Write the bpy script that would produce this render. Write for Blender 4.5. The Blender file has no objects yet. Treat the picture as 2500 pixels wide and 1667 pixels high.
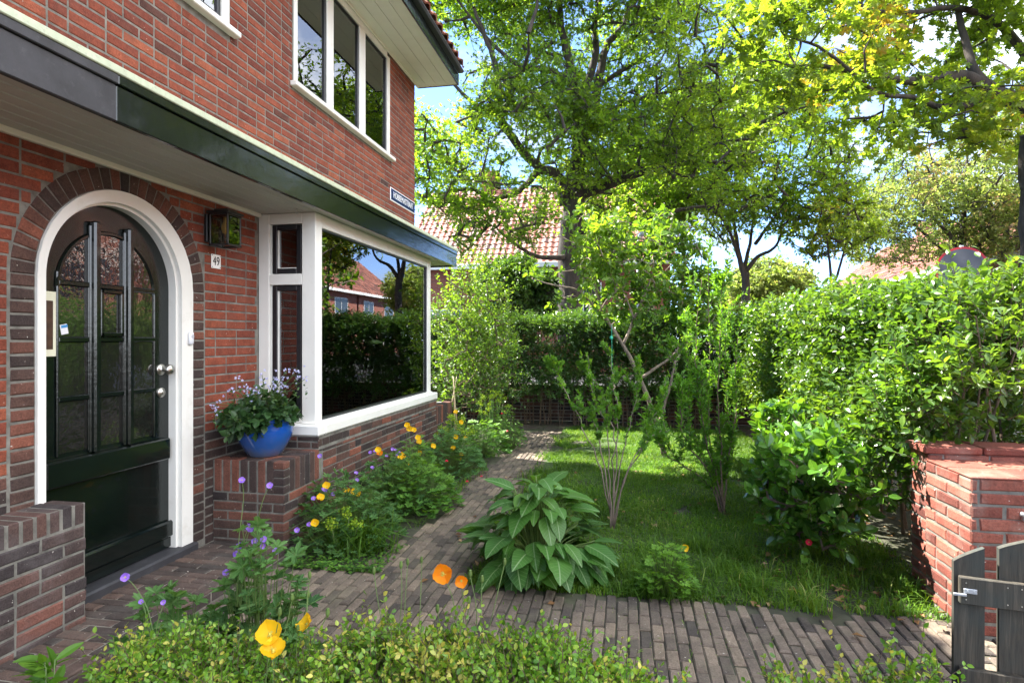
import bpy, math, random
import numpy as np
from mathutils import Vector, Matrix, noise as mnoise

# ---------------------------------------------------------------- camera, sky, sun, exposure
sc = bpy.context.scene
F = 1450.0                      # focal length in pixels of the 2500 px wide photograph
YAW = math.atan(275 / 1450)     # the camera looks this much to the left of +Y
CY, SY = math.cos(YAW), math.sin(YAW)
CAMH = 1.42
cam_d = bpy.data.cameras.new('camera')
cam = bpy.data.objects.new('camera', cam_d)
sc.collection.objects.link(cam)
cam.location = (0, 0, CAMH)
cam.rotation_euler = (math.radians(90), 0, YAW)
cam_d.sensor_width = 36.0
cam_d.lens = 36.0 * F / 2500
cam_d.shift_y = -0.0022
cam_d.clip_start = 0.05
cam_d.clip_end = 900
sc.camera = cam

SUN_DIR = Vector((-1.0, 0.36, 1.42)).normalized()      # towards the sun
sun_el = math.asin(SUN_DIR.z)
sun_az = math.atan2(SUN_DIR.x, SUN_DIR.y)
world = bpy.data.worlds.new("World")
sc.world = world
world.use_nodes = True
wn = world.node_tree
wn.nodes.clear()
w_out = wn.nodes.new('ShaderNodeOutputWorld')
w_bg = wn.nodes.new('ShaderNodeBackground')
w_bg.inputs['Strength'].default_value = 0.12
sky = wn.nodes.new('ShaderNodeTexSky')
sky.sky_type = 'NISHITA'
sky.sun_disc = False
sky.sun_elevation = sun_el
sky.sun_rotation = sun_az
sky.air_density = 0.45
sky.dust_density = 0.1
sky.ozone_density = 4.0
tc = wn.nodes.new('ShaderNodeTexCoord')
mp = wn.nodes.new('ShaderNodeMapping')
mp.inputs['Scale'].default_value = (1.0, 1.0, 2.6)
cn = wn.nodes.new('ShaderNodeTexNoise')
cn.inputs['Scale'].default_value = 3.2
cn.inputs['Detail'].default_value = 9
cn.inputs['Roughness'].default_value = 0.62
cn.inputs['Distortion'].default_value = 0.35
cr = wn.nodes.new('ShaderNodeValToRGB')
cr.color_ramp.elements[0].position = 0.50
cr.color_ramp.elements[0].color = (0, 0, 0, 1)
cr.color_ramp.elements[1].position = 0.74
cr.color_ramp.elements[1].color = (1, 1, 1, 1)
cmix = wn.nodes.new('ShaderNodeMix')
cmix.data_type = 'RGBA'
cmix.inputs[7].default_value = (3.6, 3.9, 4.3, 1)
wn.links.new(tc.outputs['Generated'], mp.inputs['Vector'])
wn.links.new(mp.outputs['Vector'], cn.inputs['Vector'])
wn.links.new(cn.outputs['Fac'], cr.inputs['Fac'])
# unseen bright cloud opposite the sun, added to fill the shaded house wall
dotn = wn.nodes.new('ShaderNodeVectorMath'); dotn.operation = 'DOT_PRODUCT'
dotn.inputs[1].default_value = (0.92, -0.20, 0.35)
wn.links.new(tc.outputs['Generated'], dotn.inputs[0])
fill_bank = wn.nodes.new('ShaderNodeMapRange')
fill_bank.inputs['From Min'].default_value = 0.15; fill_bank.inputs['From Max'].default_value = 0.75
wn.links.new(dotn.outputs['Value'], fill_bank.inputs['Value'])
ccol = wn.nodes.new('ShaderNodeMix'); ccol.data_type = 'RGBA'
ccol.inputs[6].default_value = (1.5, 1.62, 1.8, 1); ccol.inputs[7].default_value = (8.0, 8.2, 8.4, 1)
wn.links.new(fill_bank.outputs[0], ccol.inputs[0]); wn.links.new(ccol.outputs[2], cmix.inputs[7])
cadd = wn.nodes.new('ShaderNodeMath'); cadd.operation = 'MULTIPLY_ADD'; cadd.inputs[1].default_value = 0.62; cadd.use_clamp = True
wn.links.new(fill_bank.outputs[0], cadd.inputs[0]); wn.links.new(cr.outputs['Color'], cadd.inputs[2])
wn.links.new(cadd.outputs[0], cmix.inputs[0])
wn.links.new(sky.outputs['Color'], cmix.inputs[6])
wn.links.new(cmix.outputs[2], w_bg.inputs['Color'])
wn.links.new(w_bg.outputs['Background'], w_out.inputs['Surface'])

sun_d = bpy.data.lights.new('sun', 'SUN')
sun_d.energy = 4.2
sun_d.angle = math.radians(0.55)
sun_d.color = (1.0, 0.95, 0.87)
sun = bpy.data.objects.new('sun', sun_d)
sc.collection.objects.link(sun)
sun.rotation_euler = SUN_DIR.to_track_quat('Z', 'Y').to_euler()
sun.location = (-20, 10, 30)

sc.view_settings.view_transform = 'Standard'
sc.view_settings.look = 'None'
sc.view_settings.exposure = 2.7
sc.view_settings.gamma = 1.0
sc.render.engine = 'CYCLES'
sc.cycles.max_bounces = 8
sc.cycles.diffuse_bounces = 4
sc.cycles.glossy_bounces = 4
sc.cycles.transmission_bounces = 6
sc.cycles.transparent_max_bounces = 10
sc.cycles.use_denoising = True
sc.cycles.sample_clamp_indirect = 6.0

# ---------------------------------------------------------------- helpers
rng = np.random.default_rng(11)
random.seed(5)
COL = sc.collection
UP = np.array([0, 0, 1.0])

def onX(px, py, X0):
    u, v = (px - 1250) / F, (828 - py) / F
    dx, dy = u * CY - SY, u * SY + CY
    t = X0 / dx
    return np.array([X0, dy * t, CAMH + v * t])

def onD(px, py, d):
    u, v = (px - 1250) / F, (828 - py) / F
    return np.array([(u * CY - SY) * d, (u * SY + CY) * d, CAMH + v * d])

def onG(px, py, z=0.0):
    d = F * (CAMH - z) / (py - 828)
    return onD(px, py, d)

K = 2500 / 2352.0
def DD(x, y, d):
    """2352-wide picture coordinates and a distance, as a point of the garden"""
    return onD(x * K, y * K, d)

def tag(o, label=None, cat=None, group=None, kind=None):
    if label: o['label'] = label
    if cat: o['category'] = cat
    if group: o['group'] = group
    if kind: o['kind'] = kind
    return o

def empty(name, loc, label=None, cat=None, group=None, kind=None):
    o = bpy.data.objects.new(name, None)
    COL.objects.link(o)
    o.location = [float(c) for c in loc]
    o.empty_display_size = 0.1
    return tag(o, label, cat, group, kind)

def norm(a):
    a = np.asarray(a, float)
    return a / np.maximum(np.linalg.norm(a, axis=-1, keepdims=True), 1e-9)

class MB:
    """collects geometry in world space and builds ONE mesh object"""
    def __init__(s):
        s.V = []; s.Fc = []; s.R = []; s.L = []; s.M = []; s.n = 0
    def add(s, V, Fs, rnd=0.5, lc=None, mat=0):
        V = np.asarray(V, float).reshape(-1, 3)
        k = len(V)
        r = np.full(k, rnd, float) if np.isscalar(rnd) else np.asarray(rnd, float)
        s.V.append(V); s.R.append(r)
        s.L.append(np.zeros((k, 2)) if lc is None else np.asarray(lc, float))
        if isinstance(Fs, np.ndarray):
            Fs = [Fs]
        elif len(Fs) and not isinstance(Fs[0], np.ndarray):
            by = {}
            for f in Fs: by.setdefault(len(f), []).append(f)
            Fs = [np.array(v) for v in by.values()]
        for f in Fs:
            s.Fc.append(f + s.n); s.M.append(np.full(len(f), mat))
        s.n += k
        return s
    def build(s, name, mat, parent=None, smooth=False, label=None, cat=None, group=None, kind=None, origin=None):
        V = np.concatenate(s.V)
        par = np.zeros(3)
        if parent is not None:
            q = parent
            while q is not None:
                par += np.array(q.location); q = q.parent
        if origin is None:
            org = par
            loc = (0, 0, 0)
        else:
            org = np.array(origin, float); loc = org - par
        me = bpy.data.meshes.new(name)
        me.vertices.add(len(V))
        me.vertices.foreach_set('co', (V - org).astype(np.float32).ravel())
        tot = sum(f.size for f in s.Fc); npoly = sum(len(f) for f in s.Fc)
        me.loops.add(tot); me.polygons.add(npoly)
        me.loops.foreach_set('vertex_index', np.concatenate([f.ravel() for f in s.Fc]).astype(np.int32))
        lt = np.concatenate([np.full(len(f), f.shape[1]) for f in s.Fc]).astype(np.int32)
        ls = np.concatenate([[0], np.cumsum(lt)[:-1]]).astype(np.int32)
        me.polygons.foreach_set('loop_start', ls)
        try: me.polygons.foreach_set('loop_total', lt)
        except Exception: pass
        me.polygons.foreach_set('material_index', np.concatenate(s.M).astype(np.int32))
        me.polygons.foreach_set('use_smooth', np.full(npoly, bool(smooth)))
        a = me.attributes.new('rnd', 'FLOAT', 'POINT')
        a.data.foreach_set('value', np.concatenate(s.R).astype(np.float32))
        b = me.attributes.new('lc', 'FLOAT_VECTOR', 'POINT')
        L = np.concatenate(s.L); L3 = np.zeros((len(L), 3)); L3[:, :2] = L
        b.data.foreach_set('vector', L3.astype(np.float32).ravel())
        me.update(calc_edges=True)
        me.validate()
        for m in (mat if isinstance(mat, (list, tuple)) else [mat]): me.materials.append(m)
        o = bpy.data.objects.new(name, me)
        COL.objects.link(o)
        if parent is not None: o.parent = parent
        o.location = [float(c) for c in loc]
        return tag(o, label, cat, group, kind)

# chamfered box template
_bv, _bi = [], {}
for sx in (-1, 1):
    for sy in (-1, 1):
        for sz in (-1, 1):
            for ax in range(3):
                _bi[(sx, sy, sz, ax)] = len(_bv)
                _bv.append((sx, sy, sz, ax))
def _cbox_faces():
    fs = []
    S = (-1, 1)
    for ax in range(3):
        b, c = (ax + 1) % 3, (ax + 2) % 3
        for s in S:
            def g(tb, tcc):
                k = [0, 0, 0]; k[ax] = s; k[b] = tb; k[c] = tcc
                return _bi[(k[0], k[1], k[2], ax)]
            q = [g(-1, -1), g(1, -1), g(1, 1), g(-1, 1)]
            fs.append(q if s > 0 else q[::-1])
    for ax in range(3):                      # edges running along ax
        b, c = (ax + 1) % 3, (ax + 2) % 3
        for tb in S:
            for tcc in S:
                def g(sa, typ):
                    k = [0, 0, 0]; k[ax] = sa; k[b] = tb; k[c] = tcc
                    return _bi[(k[0], k[1], k[2], typ)]
                q = [g(-1, b), g(1, b), g(1, c), g(-1, c)]
                fs.append(q if tb * tcc < 0 else q[::-1])
    for sx in S:
        for sy in S:
            for sz in S:
                q = [_bi[(sx, sy, sz, a)] for a in range(3)]
                fs.append(q if sx * sy * sz > 0 else q[::-1])
    return fs
_BF = _cbox_faces()
_BF4 = np.array([f for f in _BF if len(f) == 4]); _BF3 = np.array([f for f in _BF if len(f) == 3])
_BS = np.array([v[:3] for v in _bv], float); _BA = np.array([v[3] for v in _bv])

def box(mb, p0, p1, bev=0.004, rnd=0.5, rot=None, piv=None, mat=0):
    p0 = np.array(p0, float); p1 = np.array(p1, float)
    c = (p0 + p1) / 2; h = np.abs(p1 - p0) / 2
    b = min(bev, h.min() * 0.9)
    hh = h - b
    V = _BS * hh
    V[np.arange(24), _BA] += _BS[np.arange(24), _BA] * b
    V = V + c
    if rot is not None:
        pv = c if piv is None else np.array(piv, float)
        V = (V - pv) @ np.array(rot).T + pv
    mb.add(V, [_BF4, _BF3], rnd, mat=mat)
    return mb

def rotz(a): return np.array(Matrix.Rotation(a, 3, 'Z'))
def rotax(a, ax): return np.array(Matrix.Rotation(a, 3, ax))

def tube(mb, pts, rad, n=6, rnd=0.5, cap=True, mat=0):
    pts = np.asarray(pts, float); m = len(pts)
    rad = np.full(m, rad, float) if np.isscalar(rad) else np.asarray(rad, float)
    T = np.gradient(pts, axis=0) if m > 2 else np.repeat((pts[1:] - pts[:1]), 2, axis=0)
    T = norm(T)
    ref = np.array([0, 0, 1.0]) if abs(T[0, 2]) < 0.9 else np.array([1.0, 0, 0])
    V = []
    ang = np.arange(n) * 2 * math.pi / n
    a = norm(np.cross(T[0], ref))
    for i in range(m):
        a = norm(a - T[i] * np.dot(a, T[i])); b = np.cross(T[i], a)
        V.append(pts[i] + rad[i] * (np.cos(ang)[:, None] * a + np.sin(ang)[:, None] * b))
    V = np.concatenate(V)
    i = np.arange(m - 1)[:, None] * n; j = np.arange(n)[None]; j2 = (j + 1) % n
    Fq = np.stack([i + j, i + j2, i + n + j2, i + n + j], -1).reshape(-1, 4)
    Fs = [Fq]
    if cap and n > 2:
        Fs += [np.array([list(range(n))[::-1]]), np.array([[(m - 1) * n + q for q in range(n)]])]
    lc = np.stack([np.tile(ang, m), np.repeat(np.arange(m), n)], -1)
    mb.add(V, Fs, rnd, lc, mat)
    return mb

def tubes_fast(mb, P0, P1, r0, r1, n=3, rnd=0.5, mid=None):
    """many straight (or once bent) twigs at once"""
    P0 = np.asarray(P0, float); P1 = np.asarray(P1, float); k = len(P0)
    if k == 0: return mb
    r0 = np.broadcast_to(r0, (k,)); r1 = np.broadcast_to(r1, (k,))
    T = norm(P1 - P0)
    ref = np.where(np.abs(T[:, 2:3]) < 0.9, np.array([[0, 0, 1.0]]), np.array([[1.0, 0, 0]]))
    a = norm(np.cross(T, ref)); b = np.cross(T, a)
    ang = np.arange(n) * 2 * math.pi / n
    ring = np.cos(ang)[None, :, None] * a[:, None] + np.sin(ang)[None, :, None] * b[:, None]
    st = [(P0, r0)]
    if mid is not None: st.append((mid, (r0 + r1) / 2))
    st.append((P1, r1))
    V = np.stack([p[:, None] + r[:, None, None] * ring for p, r in st], 1)     # k, s, n, 3
    s_ = len(st)
    base = np.arange(k)[:, None, None] * (s_ * n) + np.arange(s_ - 1)[None, :, None] * n
    j = np.arange(n)[None, None]; j2 = (j + 1) % n
    Fq = np.stack([base + j, base + j2, base + n + j2, base + n + j], -1).reshape(-1, 4)
    mb.add(V.reshape(-1, 3), [Fq], rnd)
    return mb

def lathe(mb, prof, c, n=32, rnd=0.5, mat=0):
    prof = np.asarray(prof, float); m = len(prof)
    ang = np.arange(n) * 2 * math.pi / n
    V = np.stack([prof[:, 0:1] * np.cos(ang), prof[:, 0:1] * np.sin(ang), np.repeat(prof[:, 1:2], n, 1)], -1).reshape(-1, 3) + np.asarray(c, float)
    i = np.arange(m - 1)[:, None] * n; j = np.arange(n)[None]; j2 = (j + 1) % n
    mb.add(V, [np.stack([i + j, i + j2, i + n + j2, i + n + j], -1).reshape(-1, 4)], rnd, mat=mat)
    return mb

def smooth_path(pts, k=4):
    """Catmull-Rom resampling"""
    P = np.asarray(pts, float)
    if len(P) < 3: return np.array([P[0] + (P[-1] - P[0]) * t for t in np.linspace(0, 1, k + 1)])
    Q = np.vstack([2 * P[0] - P[1], P, 2 * P[-1] - P[-2]])
    out = []
    for i in range(1, len(Q) - 2):
        for t in np.arange(k) / k:
            out.append(0.5 * ((2 * Q[i]) + (-Q[i - 1] + Q[i + 1]) * t + (2 * Q[i - 1] - 5 * Q[i] + 4 * Q[i + 1] - Q[i + 2]) * t * t
                              + (-Q[i - 1] + 3 * Q[i] - 3 * Q[i + 1] + Q[i + 2]) * t ** 3))
    out.append(P[-1])
    return np.array(out)

# ---------------------------------------------------------------- materials
def newmat(name):
    m = bpy.data.materials.new(name); m.use_nodes = True
    nt = m.node_tree
    bs = nt.nodes['Principled BSDF']
    return m, nt, bs

def node(nt, typ, **kw):
    n = nt.nodes.new(typ)
    for k_, v in kw.items():
        if k_.startswith('i_'):
            n.inputs[k_[2:].replace('_', ' ')].default_value = v
        else: setattr(n, k_, v)
    return n

def ramp(nt, src, stops):
    r = nt.nodes.new('ShaderNodeValToRGB')
    e = r.color_ramp.elements
    while len(e) < len(stops): e.new(0.5)
    for q, (p, c) in zip(e, stops):
        q.position = p; q.color = (c[0], c[1], c[2], 1) if len(c) == 3 else c
    nt.links.new(src, r.inputs['Fac'])
    return r.outputs['Color']

def attr(nt, name):
    n = nt.nodes.new('ShaderNodeAttribute'); n.attribute_name = name; n.attribute_type = 'GEOMETRY'
    return n

def noise_tex(nt, scale, detail=4, rough=0.55, dist=0.0, coord=None):
    n = node(nt, 'ShaderNodeTexNoise')
    n.inputs['Scale'].default_value = scale; n.inputs['Detail'].default_value = detail
    n.inputs['Roughness'].default_value = rough; n.inputs['Distortion'].default_value = dist
    if coord is None:
        g = node(nt, 'ShaderNodeTexCoord'); coord = g.outputs['Object']
    nt.links.new(coord, n.inputs['Vector'])
    return n.outputs['Fac']

def mixc(nt, fac, a, b, mode='MIX'):
    m = node(nt, 'ShaderNodeMix', data_type='RGBA', blend_type=mode)
    for sock, v in ((m.inputs[0], fac), (m.inputs[6], a), (m.inputs[7], b)):
        if hasattr(v, 'is_linked') or hasattr(v, 'node'): nt.links.new(v, sock)
        else: sock.default_value = v if not isinstance(v, tuple) else ((*v, 1) if len(v) == 3 else v)
    return m.outputs[2]

def mathn(nt, op, a, b=0.0, c=0.0, clamp=False):
    m = node(nt, 'ShaderNodeMath', operation=op, use_clamp=clamp)
    for sock, v in zip(m.inputs, (a, b, c)):
        if hasattr(v, 'node'): nt.links.new(v, sock)
        else: sock.default_value = v
    return m.outputs[0]

def bump(nt, bs, h, strength=0.4, dist=0.01):
    b = node(nt, 'ShaderNodeBump'); b.inputs['Strength'].default_value = strength
    b.inputs['Distance'].default_value = dist
    nt.links.new(h, b.inputs['Height']); nt.links.new(b.outputs['Normal'], bs.inputs['Normal'])
    return b

def m_plain(name, col, rough=0.5, var=0.12, nscale=6, bmp=0.1, metallic=0.0, spec=0.5, dirt=None, coat=0.0):
    m, nt, bs = newmat(name)
    f = noise_tex(nt, nscale, 6, 0.6)
    c0 = tuple(c * (1 - var) for c in col); c1 = tuple(min(1, c * (1 + var)) for c in col)
    c = ramp(nt, f, [(0.3, c0), (0.7, c1)])
    if dirt:
        f2 = noise_tex(nt, nscale * 3.1, 8, 0.7)
        k = ramp(nt, f2, [(0.56, (0, 0, 0)), (0.74, (.85, .85, .85))])
        c = mixc(nt, k, c, dirt)
    nt.links.new(c, bs.inputs['Base Color'])
    bs.inputs['Roughness'].default_value = rough
    bs.inputs['Metallic'].default_value = metallic
    bs.inputs['Specular IOR Level'].default_value = spec
    bs.inputs['Coat Weight'].default_value = coat
    bs.inputs['Coat Roughness'].default_value = 0.06
    if bmp: bump(nt, bs, noise_tex(nt, nscale * 8, 5, 0.6), bmp, 0.004)
    return m

def m_brick(name, stops, dark=0.12, mott=0.5, rough=0.85, stain=None):
    """fired brick: colour picked per brick through the rnd attribute, mottled by noise"""
    m, nt, bs = newmat(name)
    r = attr(nt, 'rnd').outputs['Fac']
    c = ramp(nt, r, stops)
    f = noise_tex(nt, 9, 5, 0.65)
    k = ramp(nt, f, [(0.25, (1 - mott * .75,) * 3), (0.6, (1.1,) * 3)])
    c = mixc(nt, 1.0, c, k, 'MULTIPLY')
    f2 = noise_tex(nt, 110, 4, 0.75)
    k2 = ramp(nt, f2, [(0.3, (0.6,) * 3), (0.66, (1.2,) * 3)])
    c = mixc(nt, 1.0, c, k2, 'MULTIPLY')
    f3 = noise_tex(nt, 55, 2, 0.5)
    k3 = ramp(nt, f3, [(0.735, (0, 0, 0)), (0.76, (1, 1, 1))])
    c = mixc(nt, k3, c, (0.5, 0.46, 0.4))
    if stain:
        f4 = noise_tex(nt, 3.4, 6, 0.7)
        k4 = ramp(nt, f4, [(0.5, (0, 0, 0)), (0.75, (.75,) * 3)])
        c = mixc(nt, k4, c, stain)
    nt.links.new(c, bs.inputs['Base Color'])
    bs.inputs['Roughness'].default_value = rough
    bs.inputs['Specular IOR Level'].default_value = 0.3
    bump(nt, bs, mathn(nt, 'ADD', f2, mathn(nt, 'MULTIPLY', f, 1.2)), 0.8, 0.005)
    return m

def m_leaf(name, stops, trans=0.35, tcol=1.6, rough=0.42, spec=0.4, clump=2.0, clumpamt=0.35, vein=None, coat=0.0, tint=None):
    m, nt, bs = newmat(name)
    r = attr(nt, 'rnd').outputs['Fac']
    c = ramp(nt, r, stops)
    f = noise_tex(nt, clump, 2, 0.5)
    k = ramp(nt, f, [(0.3, (1 - clumpamt,) * 3), (0.7, (1 + clumpamt,) * 3)])
    c = mixc(nt, 1.0, c, k, 'MULTIPLY')
    if vein:
        l = node(nt, 'ShaderNodeSeparateXYZ'); nt.links.new(attr(nt, 'lc').outputs['Vector'], l.inputs[0])
        ax = mathn(nt, 'ABSOLUTE', l.outputs['X'])
        mid = mathn(nt, 'LESS_THAN', ax, vein[0])
        ph = mathn(nt, 'SUBTRACT', mathn(nt, 'MULTIPLY', l.outputs['Y'], vein[2]), mathn(nt, 'MULTIPLY', ax, vein[2] * 0.8))
        side = mathn(nt, 'LESS_THAN', mathn(nt, 'FRACT', ph), 0.13)
        vm = mathn(nt, 'MAXIMUM', mid, mathn(nt, 'MULTIPLY', side, vein[3]))
        c = mixc(nt, vm, c, vein[1])
        bump(nt, bs, mathn(nt, 'MULTIPLY', vm, -1.0), 0.6, 0.004)
    nt.links.new(c, bs.inputs['Base Color'])
    bs.inputs['Roughness'].default_value = rough
    bs.inputs['Specular IOR Level'].default_value = spec
    bs.inputs['Coat Weight'].default_value = coat
    bs.inputs['Coat Roughness'].default_value = 0.2
    tr = node(nt, 'ShaderNodeBsdfTranslucent')
    tcl = mixc(nt, 1.0, c, (tcol * (tint or (1.25, 1.1, .35))[0], tcol * (tint or (1.25, 1.1, .35))[1], tcol * (tint or (1.25, 1.1, .35))[2]), 'MULTIPLY')
    nt.links.new(tcl, tr.inputs['Color'])
    mx = node(nt, 'ShaderNodeMixShader'); mx.inputs[0].default_value = trans
    nt.links.new(bs.outputs[0], mx.inputs[1]); nt.links.new(tr.outputs[0], mx.inputs[2])
    nt.links.new(mx.outputs[0], nt.nodes['Material Output'].inputs['Surface'])
    return m

def m_glass(name, ior=1.9, wob=0.0, tint=(0.9, 0.93, 0.92), fwob=3.0):
    m, nt, bs = newmat(name)
    nt.nodes.remove(bs)
    fr = node(nt, 'ShaderNodeFresnel'); fr.inputs['IOR'].default_value = ior
    gl = node(nt, 'ShaderNodeBsdfGlossy'); gl.inputs['Roughness'].default_value = 0.008
    gl.inputs['Color'].default_value = (0.95, 0.97, 1.0, 1)
    tp = node(nt, 'ShaderNodeBsdfTransparent'); tp.inputs['Color'].default_value = (*tint, 1)
    if wob:
        b = node(nt, 'ShaderNodeBump'); b.inputs['Strength'].default_value = wob; b.inputs['Distance'].default_value = 0.01
        nt.links.new(noise_tex(nt, fwob, 2, 0.4), b.inputs['Height'])
        nt.links.new(b.outputs[0], gl.inputs['Normal'])
    mx = node(nt, 'ShaderNodeMixShader')
    nt.links.new(fr.outputs[0], mx.inputs[0]); nt.links.new(tp.outputs[0], mx.inputs[1]); nt.links.new(gl.outputs[0], mx.inputs[2])
    nt.links.new(mx.outputs[0], nt.nodes['Material Output'].inputs['Surface'])
    return m

RED = [(0.0, (.06, .035, .03)), (0.02, (.12, .042, .03)), (0.08, (.17, .043, .028)), (0.45, (.22, .056, .032)), (0.85, (.265, .070, .038)), (1.0, (.31, .092, .048))]
DARK = [(0.0, (.035, .028, .028)), (0.4, (.07, .045, .038)), (0.75, (.11, .057, .044)), (0.93, (.16, .066, .046)), (1.0, (.23, .08, .05))]
M = {}
M['red_brick'] = m_brick('red brick', RED, stain=(.17, .07, .05))
M['dark_brick'] = m_brick('dark brown brick', DARK)
M['porch_brick'] = m_brick('weathered brown brick', [(0.0, (.045, .036, .036)), (0.4, (.085, .058, .052)), (0.75, (.13, .07, .057)), (1.0, (.22, .085, .06))], stain=(.12, .105, .105))
M['pier_brick'] = m_brick('faded red brick', [(0.0, (.13, .04, .03)), (0.3, (.22, .065, .045)), (1.0, (.33, .11, .075))], stain=(.30, .2, .16))
M['paver'] = m_brick('clinker paver', [(0.0, (.07, .058, .05)), (0.4, (.15, .118, .092)), (0.8, (.20, .155, .118)), (1.0, (.26, .20, .145))], mott=0.5, stain=(.15, .135, .09))
M['step_brick'] = m_brick('doorstep brick', [(0.0, (.05, .04, .036)), (0.5, (.095, .068, .058)), (1.0, (.14, .09, .07))], mott=0.6, stain=(.10, .095, .085))
M['mortar'] = m_plain('grey mortar', (.17, .163, .14), 0.95, 0.4, 14, 0.8, dirt=(.10, .095, .08))
M['mortar_dark'] = m_plain('dirty mortar', (.2, .18, .15), 0.95, 0.4, 10, 0.5, dirt=(.09, .085, .06))
M['white'] = m_plain('off white paint', (.78, .77, .72), 0.38, 0.05, 2.2, 0.12, dirt=(.66, .64, .57))
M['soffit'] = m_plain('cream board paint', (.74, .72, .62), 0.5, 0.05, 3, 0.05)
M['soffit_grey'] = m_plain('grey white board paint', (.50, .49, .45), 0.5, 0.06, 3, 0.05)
M['trim_pale'] = m_plain('pale greenish trim', (.50, .56, .40), 0.45, 0.12, 20, 0.1, dirt=(.35, .35, .28))
M['green_gloss'] = m_plain('bottle green gloss', (.0035, .006, .0055), 0.14, 0.3, 2.2, 0.5, spec=0.5, coat=0.25)
M['slate'] = m_plain('slate grey board', (.035, .035, .04), 0.6, 0.3, 8, 0.15, dirt=(.07, .07, .075))
M['door_green'] = m_plain('dark green door paint', (.0035, .0065, .0055), 0.15, 0.3, 5, 0.3, spec=0.5, coat=0.35)
M['black'] = m_plain('black painted metal', (.012, .012, .013), 0.35, 0.2, 9, 0.08)
M['black_wood'] = m_plain('black sash paint', (.014, .015, .018), 0.3, 0.3, 30, 0.3)
M['steel'] = m_plain('brushed steel', (.55, .53, .48), 0.3, 0.1, 20, 0.05, metallic=1.0)
M['zinc'] = m_plain('galvanised zinc', (.55, .57, .6), 0.45, 0.15, 12, 0.05, metallic=0.8)
M['plastic_white'] = m_plain('white plastic', (.75, .76, .8), 0.35, 0.03, 9, 0)
M['enamel_white'] = m_plain('white enamel', (.85, .85, .82), 0.25, 0.03, 9, 0)
M['enamel_blue'] = m_plain('blue enamel', (.012, .03, .12), 0.22, 0.1, 9, 0.02)
M['ink'] = m_plain('black lettering', (.01, .01, .01), 0.5, 0.1, 9, 0)
M['glass'] = m_glass('window glass', 2.7, 0.0, (.97, .98, .97))
M['lamp_glass'] = m_glass('lantern glass', 1.5, 0.1, (.8, .8, .75))
M['room'] = m_plain('dim room wall', (.3, .29, .26), 0.9, 0.1, 2, 0)
M['room_floor'] = m_plain('room floor', (.10, .07, .05), 0.7, 0.2, 2, 0)
M['curtain'] = m_plain('white curtain', (.85, .87, .88), 0.9, 0.05, 3, 0)
M['tile'] = m_plain('orange roof tile', (.50, .15, .075), 0.45, 0.3, 5, 0.3)
M['gutter'] = m_plain('gutter', (.05, .055, .06), 0.4, 0.2, 5, 0.1)
def m_doorglass():
    m, nt, bs = newmat('rippled dark door glass')
    bs.inputs['Base Color'].default_value = (.012, .012, .011, 1)
    bs.inputs['Roughness'].default_value = 0.05
    bs.inputs['IOR'].default_value = 2.3
    bump(nt, bs, noise_tex(nt, 14, 3, 0.6), 0.22, 0.01)
    return m
M['door_glass'] = m_doorglass()
def m_pot():
    m, nt, bs = newmat('blue glaze')
    g = node(nt, 'ShaderNodeTexCoord'); s = node(nt, 'ShaderNodeSeparateXYZ'); nt.links.new(g.outputs['Object'], s.inputs[0])
    z = mathn(nt, 'ADD', s.outputs['Z'], mathn(nt, 'MULTIPLY', noise_tex(nt, 9, 5, 0.6), 0.16))
    c = ramp(nt, z, [(0.08, (.10, .12, .17)), (0.17, (.02, .085, .28)), (0.3, (.008, .08, .42)), (0.40, (.012, .12, .5)), (0.46, (.01, .04, .28))])
    nt.links.new(c, bs.inputs['Base Color']); bs.inputs['Roughness'].default_value = 0.12
    bs.inputs['Coat Weight'].default_value = 0.6
    bump(nt, bs, noise_tex(nt, 22, 4, 0.6), 0.1, 0.004)
    return m
M['pot'] = m_pot()
def m_bark(name, c0, c1, scale=6):
    m, nt, bs = newmat(name)
    g = node(nt, 'ShaderNodeTexCoord'); mp_ = node(nt, 'ShaderNodeMapping'); mp_.inputs['Scale'].default_value = (1, 1, 0.25)
    nt.links.new(g.outputs['Object'], mp_.inputs['Vector'])
    f = noise_tex(nt, scale, 8, 0.7, 0.4, mp_.outputs['Vector'])
    c = ramp(nt, f, [(0.32, c0), (0.66, c1)])
    nt.links.new(c, bs.inputs['Base Color']); bs.inputs['Roughness'].default_value = 0.9
    bump(nt, bs, f, 0.8, 0.03)
    return m
M['bark'] = m_bark('grey brown bark', (.018, .014, .011), (.085, .068, .055), 7)
M['bark_light'] = m_bark('pale bark', (.10, .075, .055), (.32, .25, .19), 14)
M['twig'] = m_bark('brown twig', (.07, .045, .03), (.2, .14, .09), 30)
M['stem_green'] = m_plain('green stem', (.10, .16, .035), 0.5, 0.25, 20, 0)
M['bamboo'] = m_plain('bamboo cane', (.42, .33, .2), 0.6, 0.2, 30, 0)
def m_wood():
    m, nt, bs = newmat('weathered fence wood')
    g = node(nt, 'ShaderNodeTexCoord'); mp_ = node(nt, 'ShaderNodeMapping'); mp_.inputs['Scale'].default_value = (1, 1, 0.06)
    nt.links.new(g.outputs['Object'], mp_.inputs['Vector'])
    f = noise_tex(nt, 60, 6, 0.7, 0.6, mp_.outputs['Vector'])
    f2 = noise_tex(nt, 5, 4, 0.6)
    c = ramp(nt, f, [(0.3, (.02, .016, .011)), (0.55, (.062, .05, .034)), (0.75, (.13, .105, .075))])
    c = mixc(nt, ramp(nt, f2, [(0.4, (0, 0, 0)), (0.75, (.8, .8, .8))]), c, (.03, .045, .042))
    nt.links.new(c, bs.inputs['Base Color']); bs.inputs['Roughness'].default_value = 0.75
    bump(nt, bs, f, 0.6, 0.004)
    return m
M['wood'] = m_wood()
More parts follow.
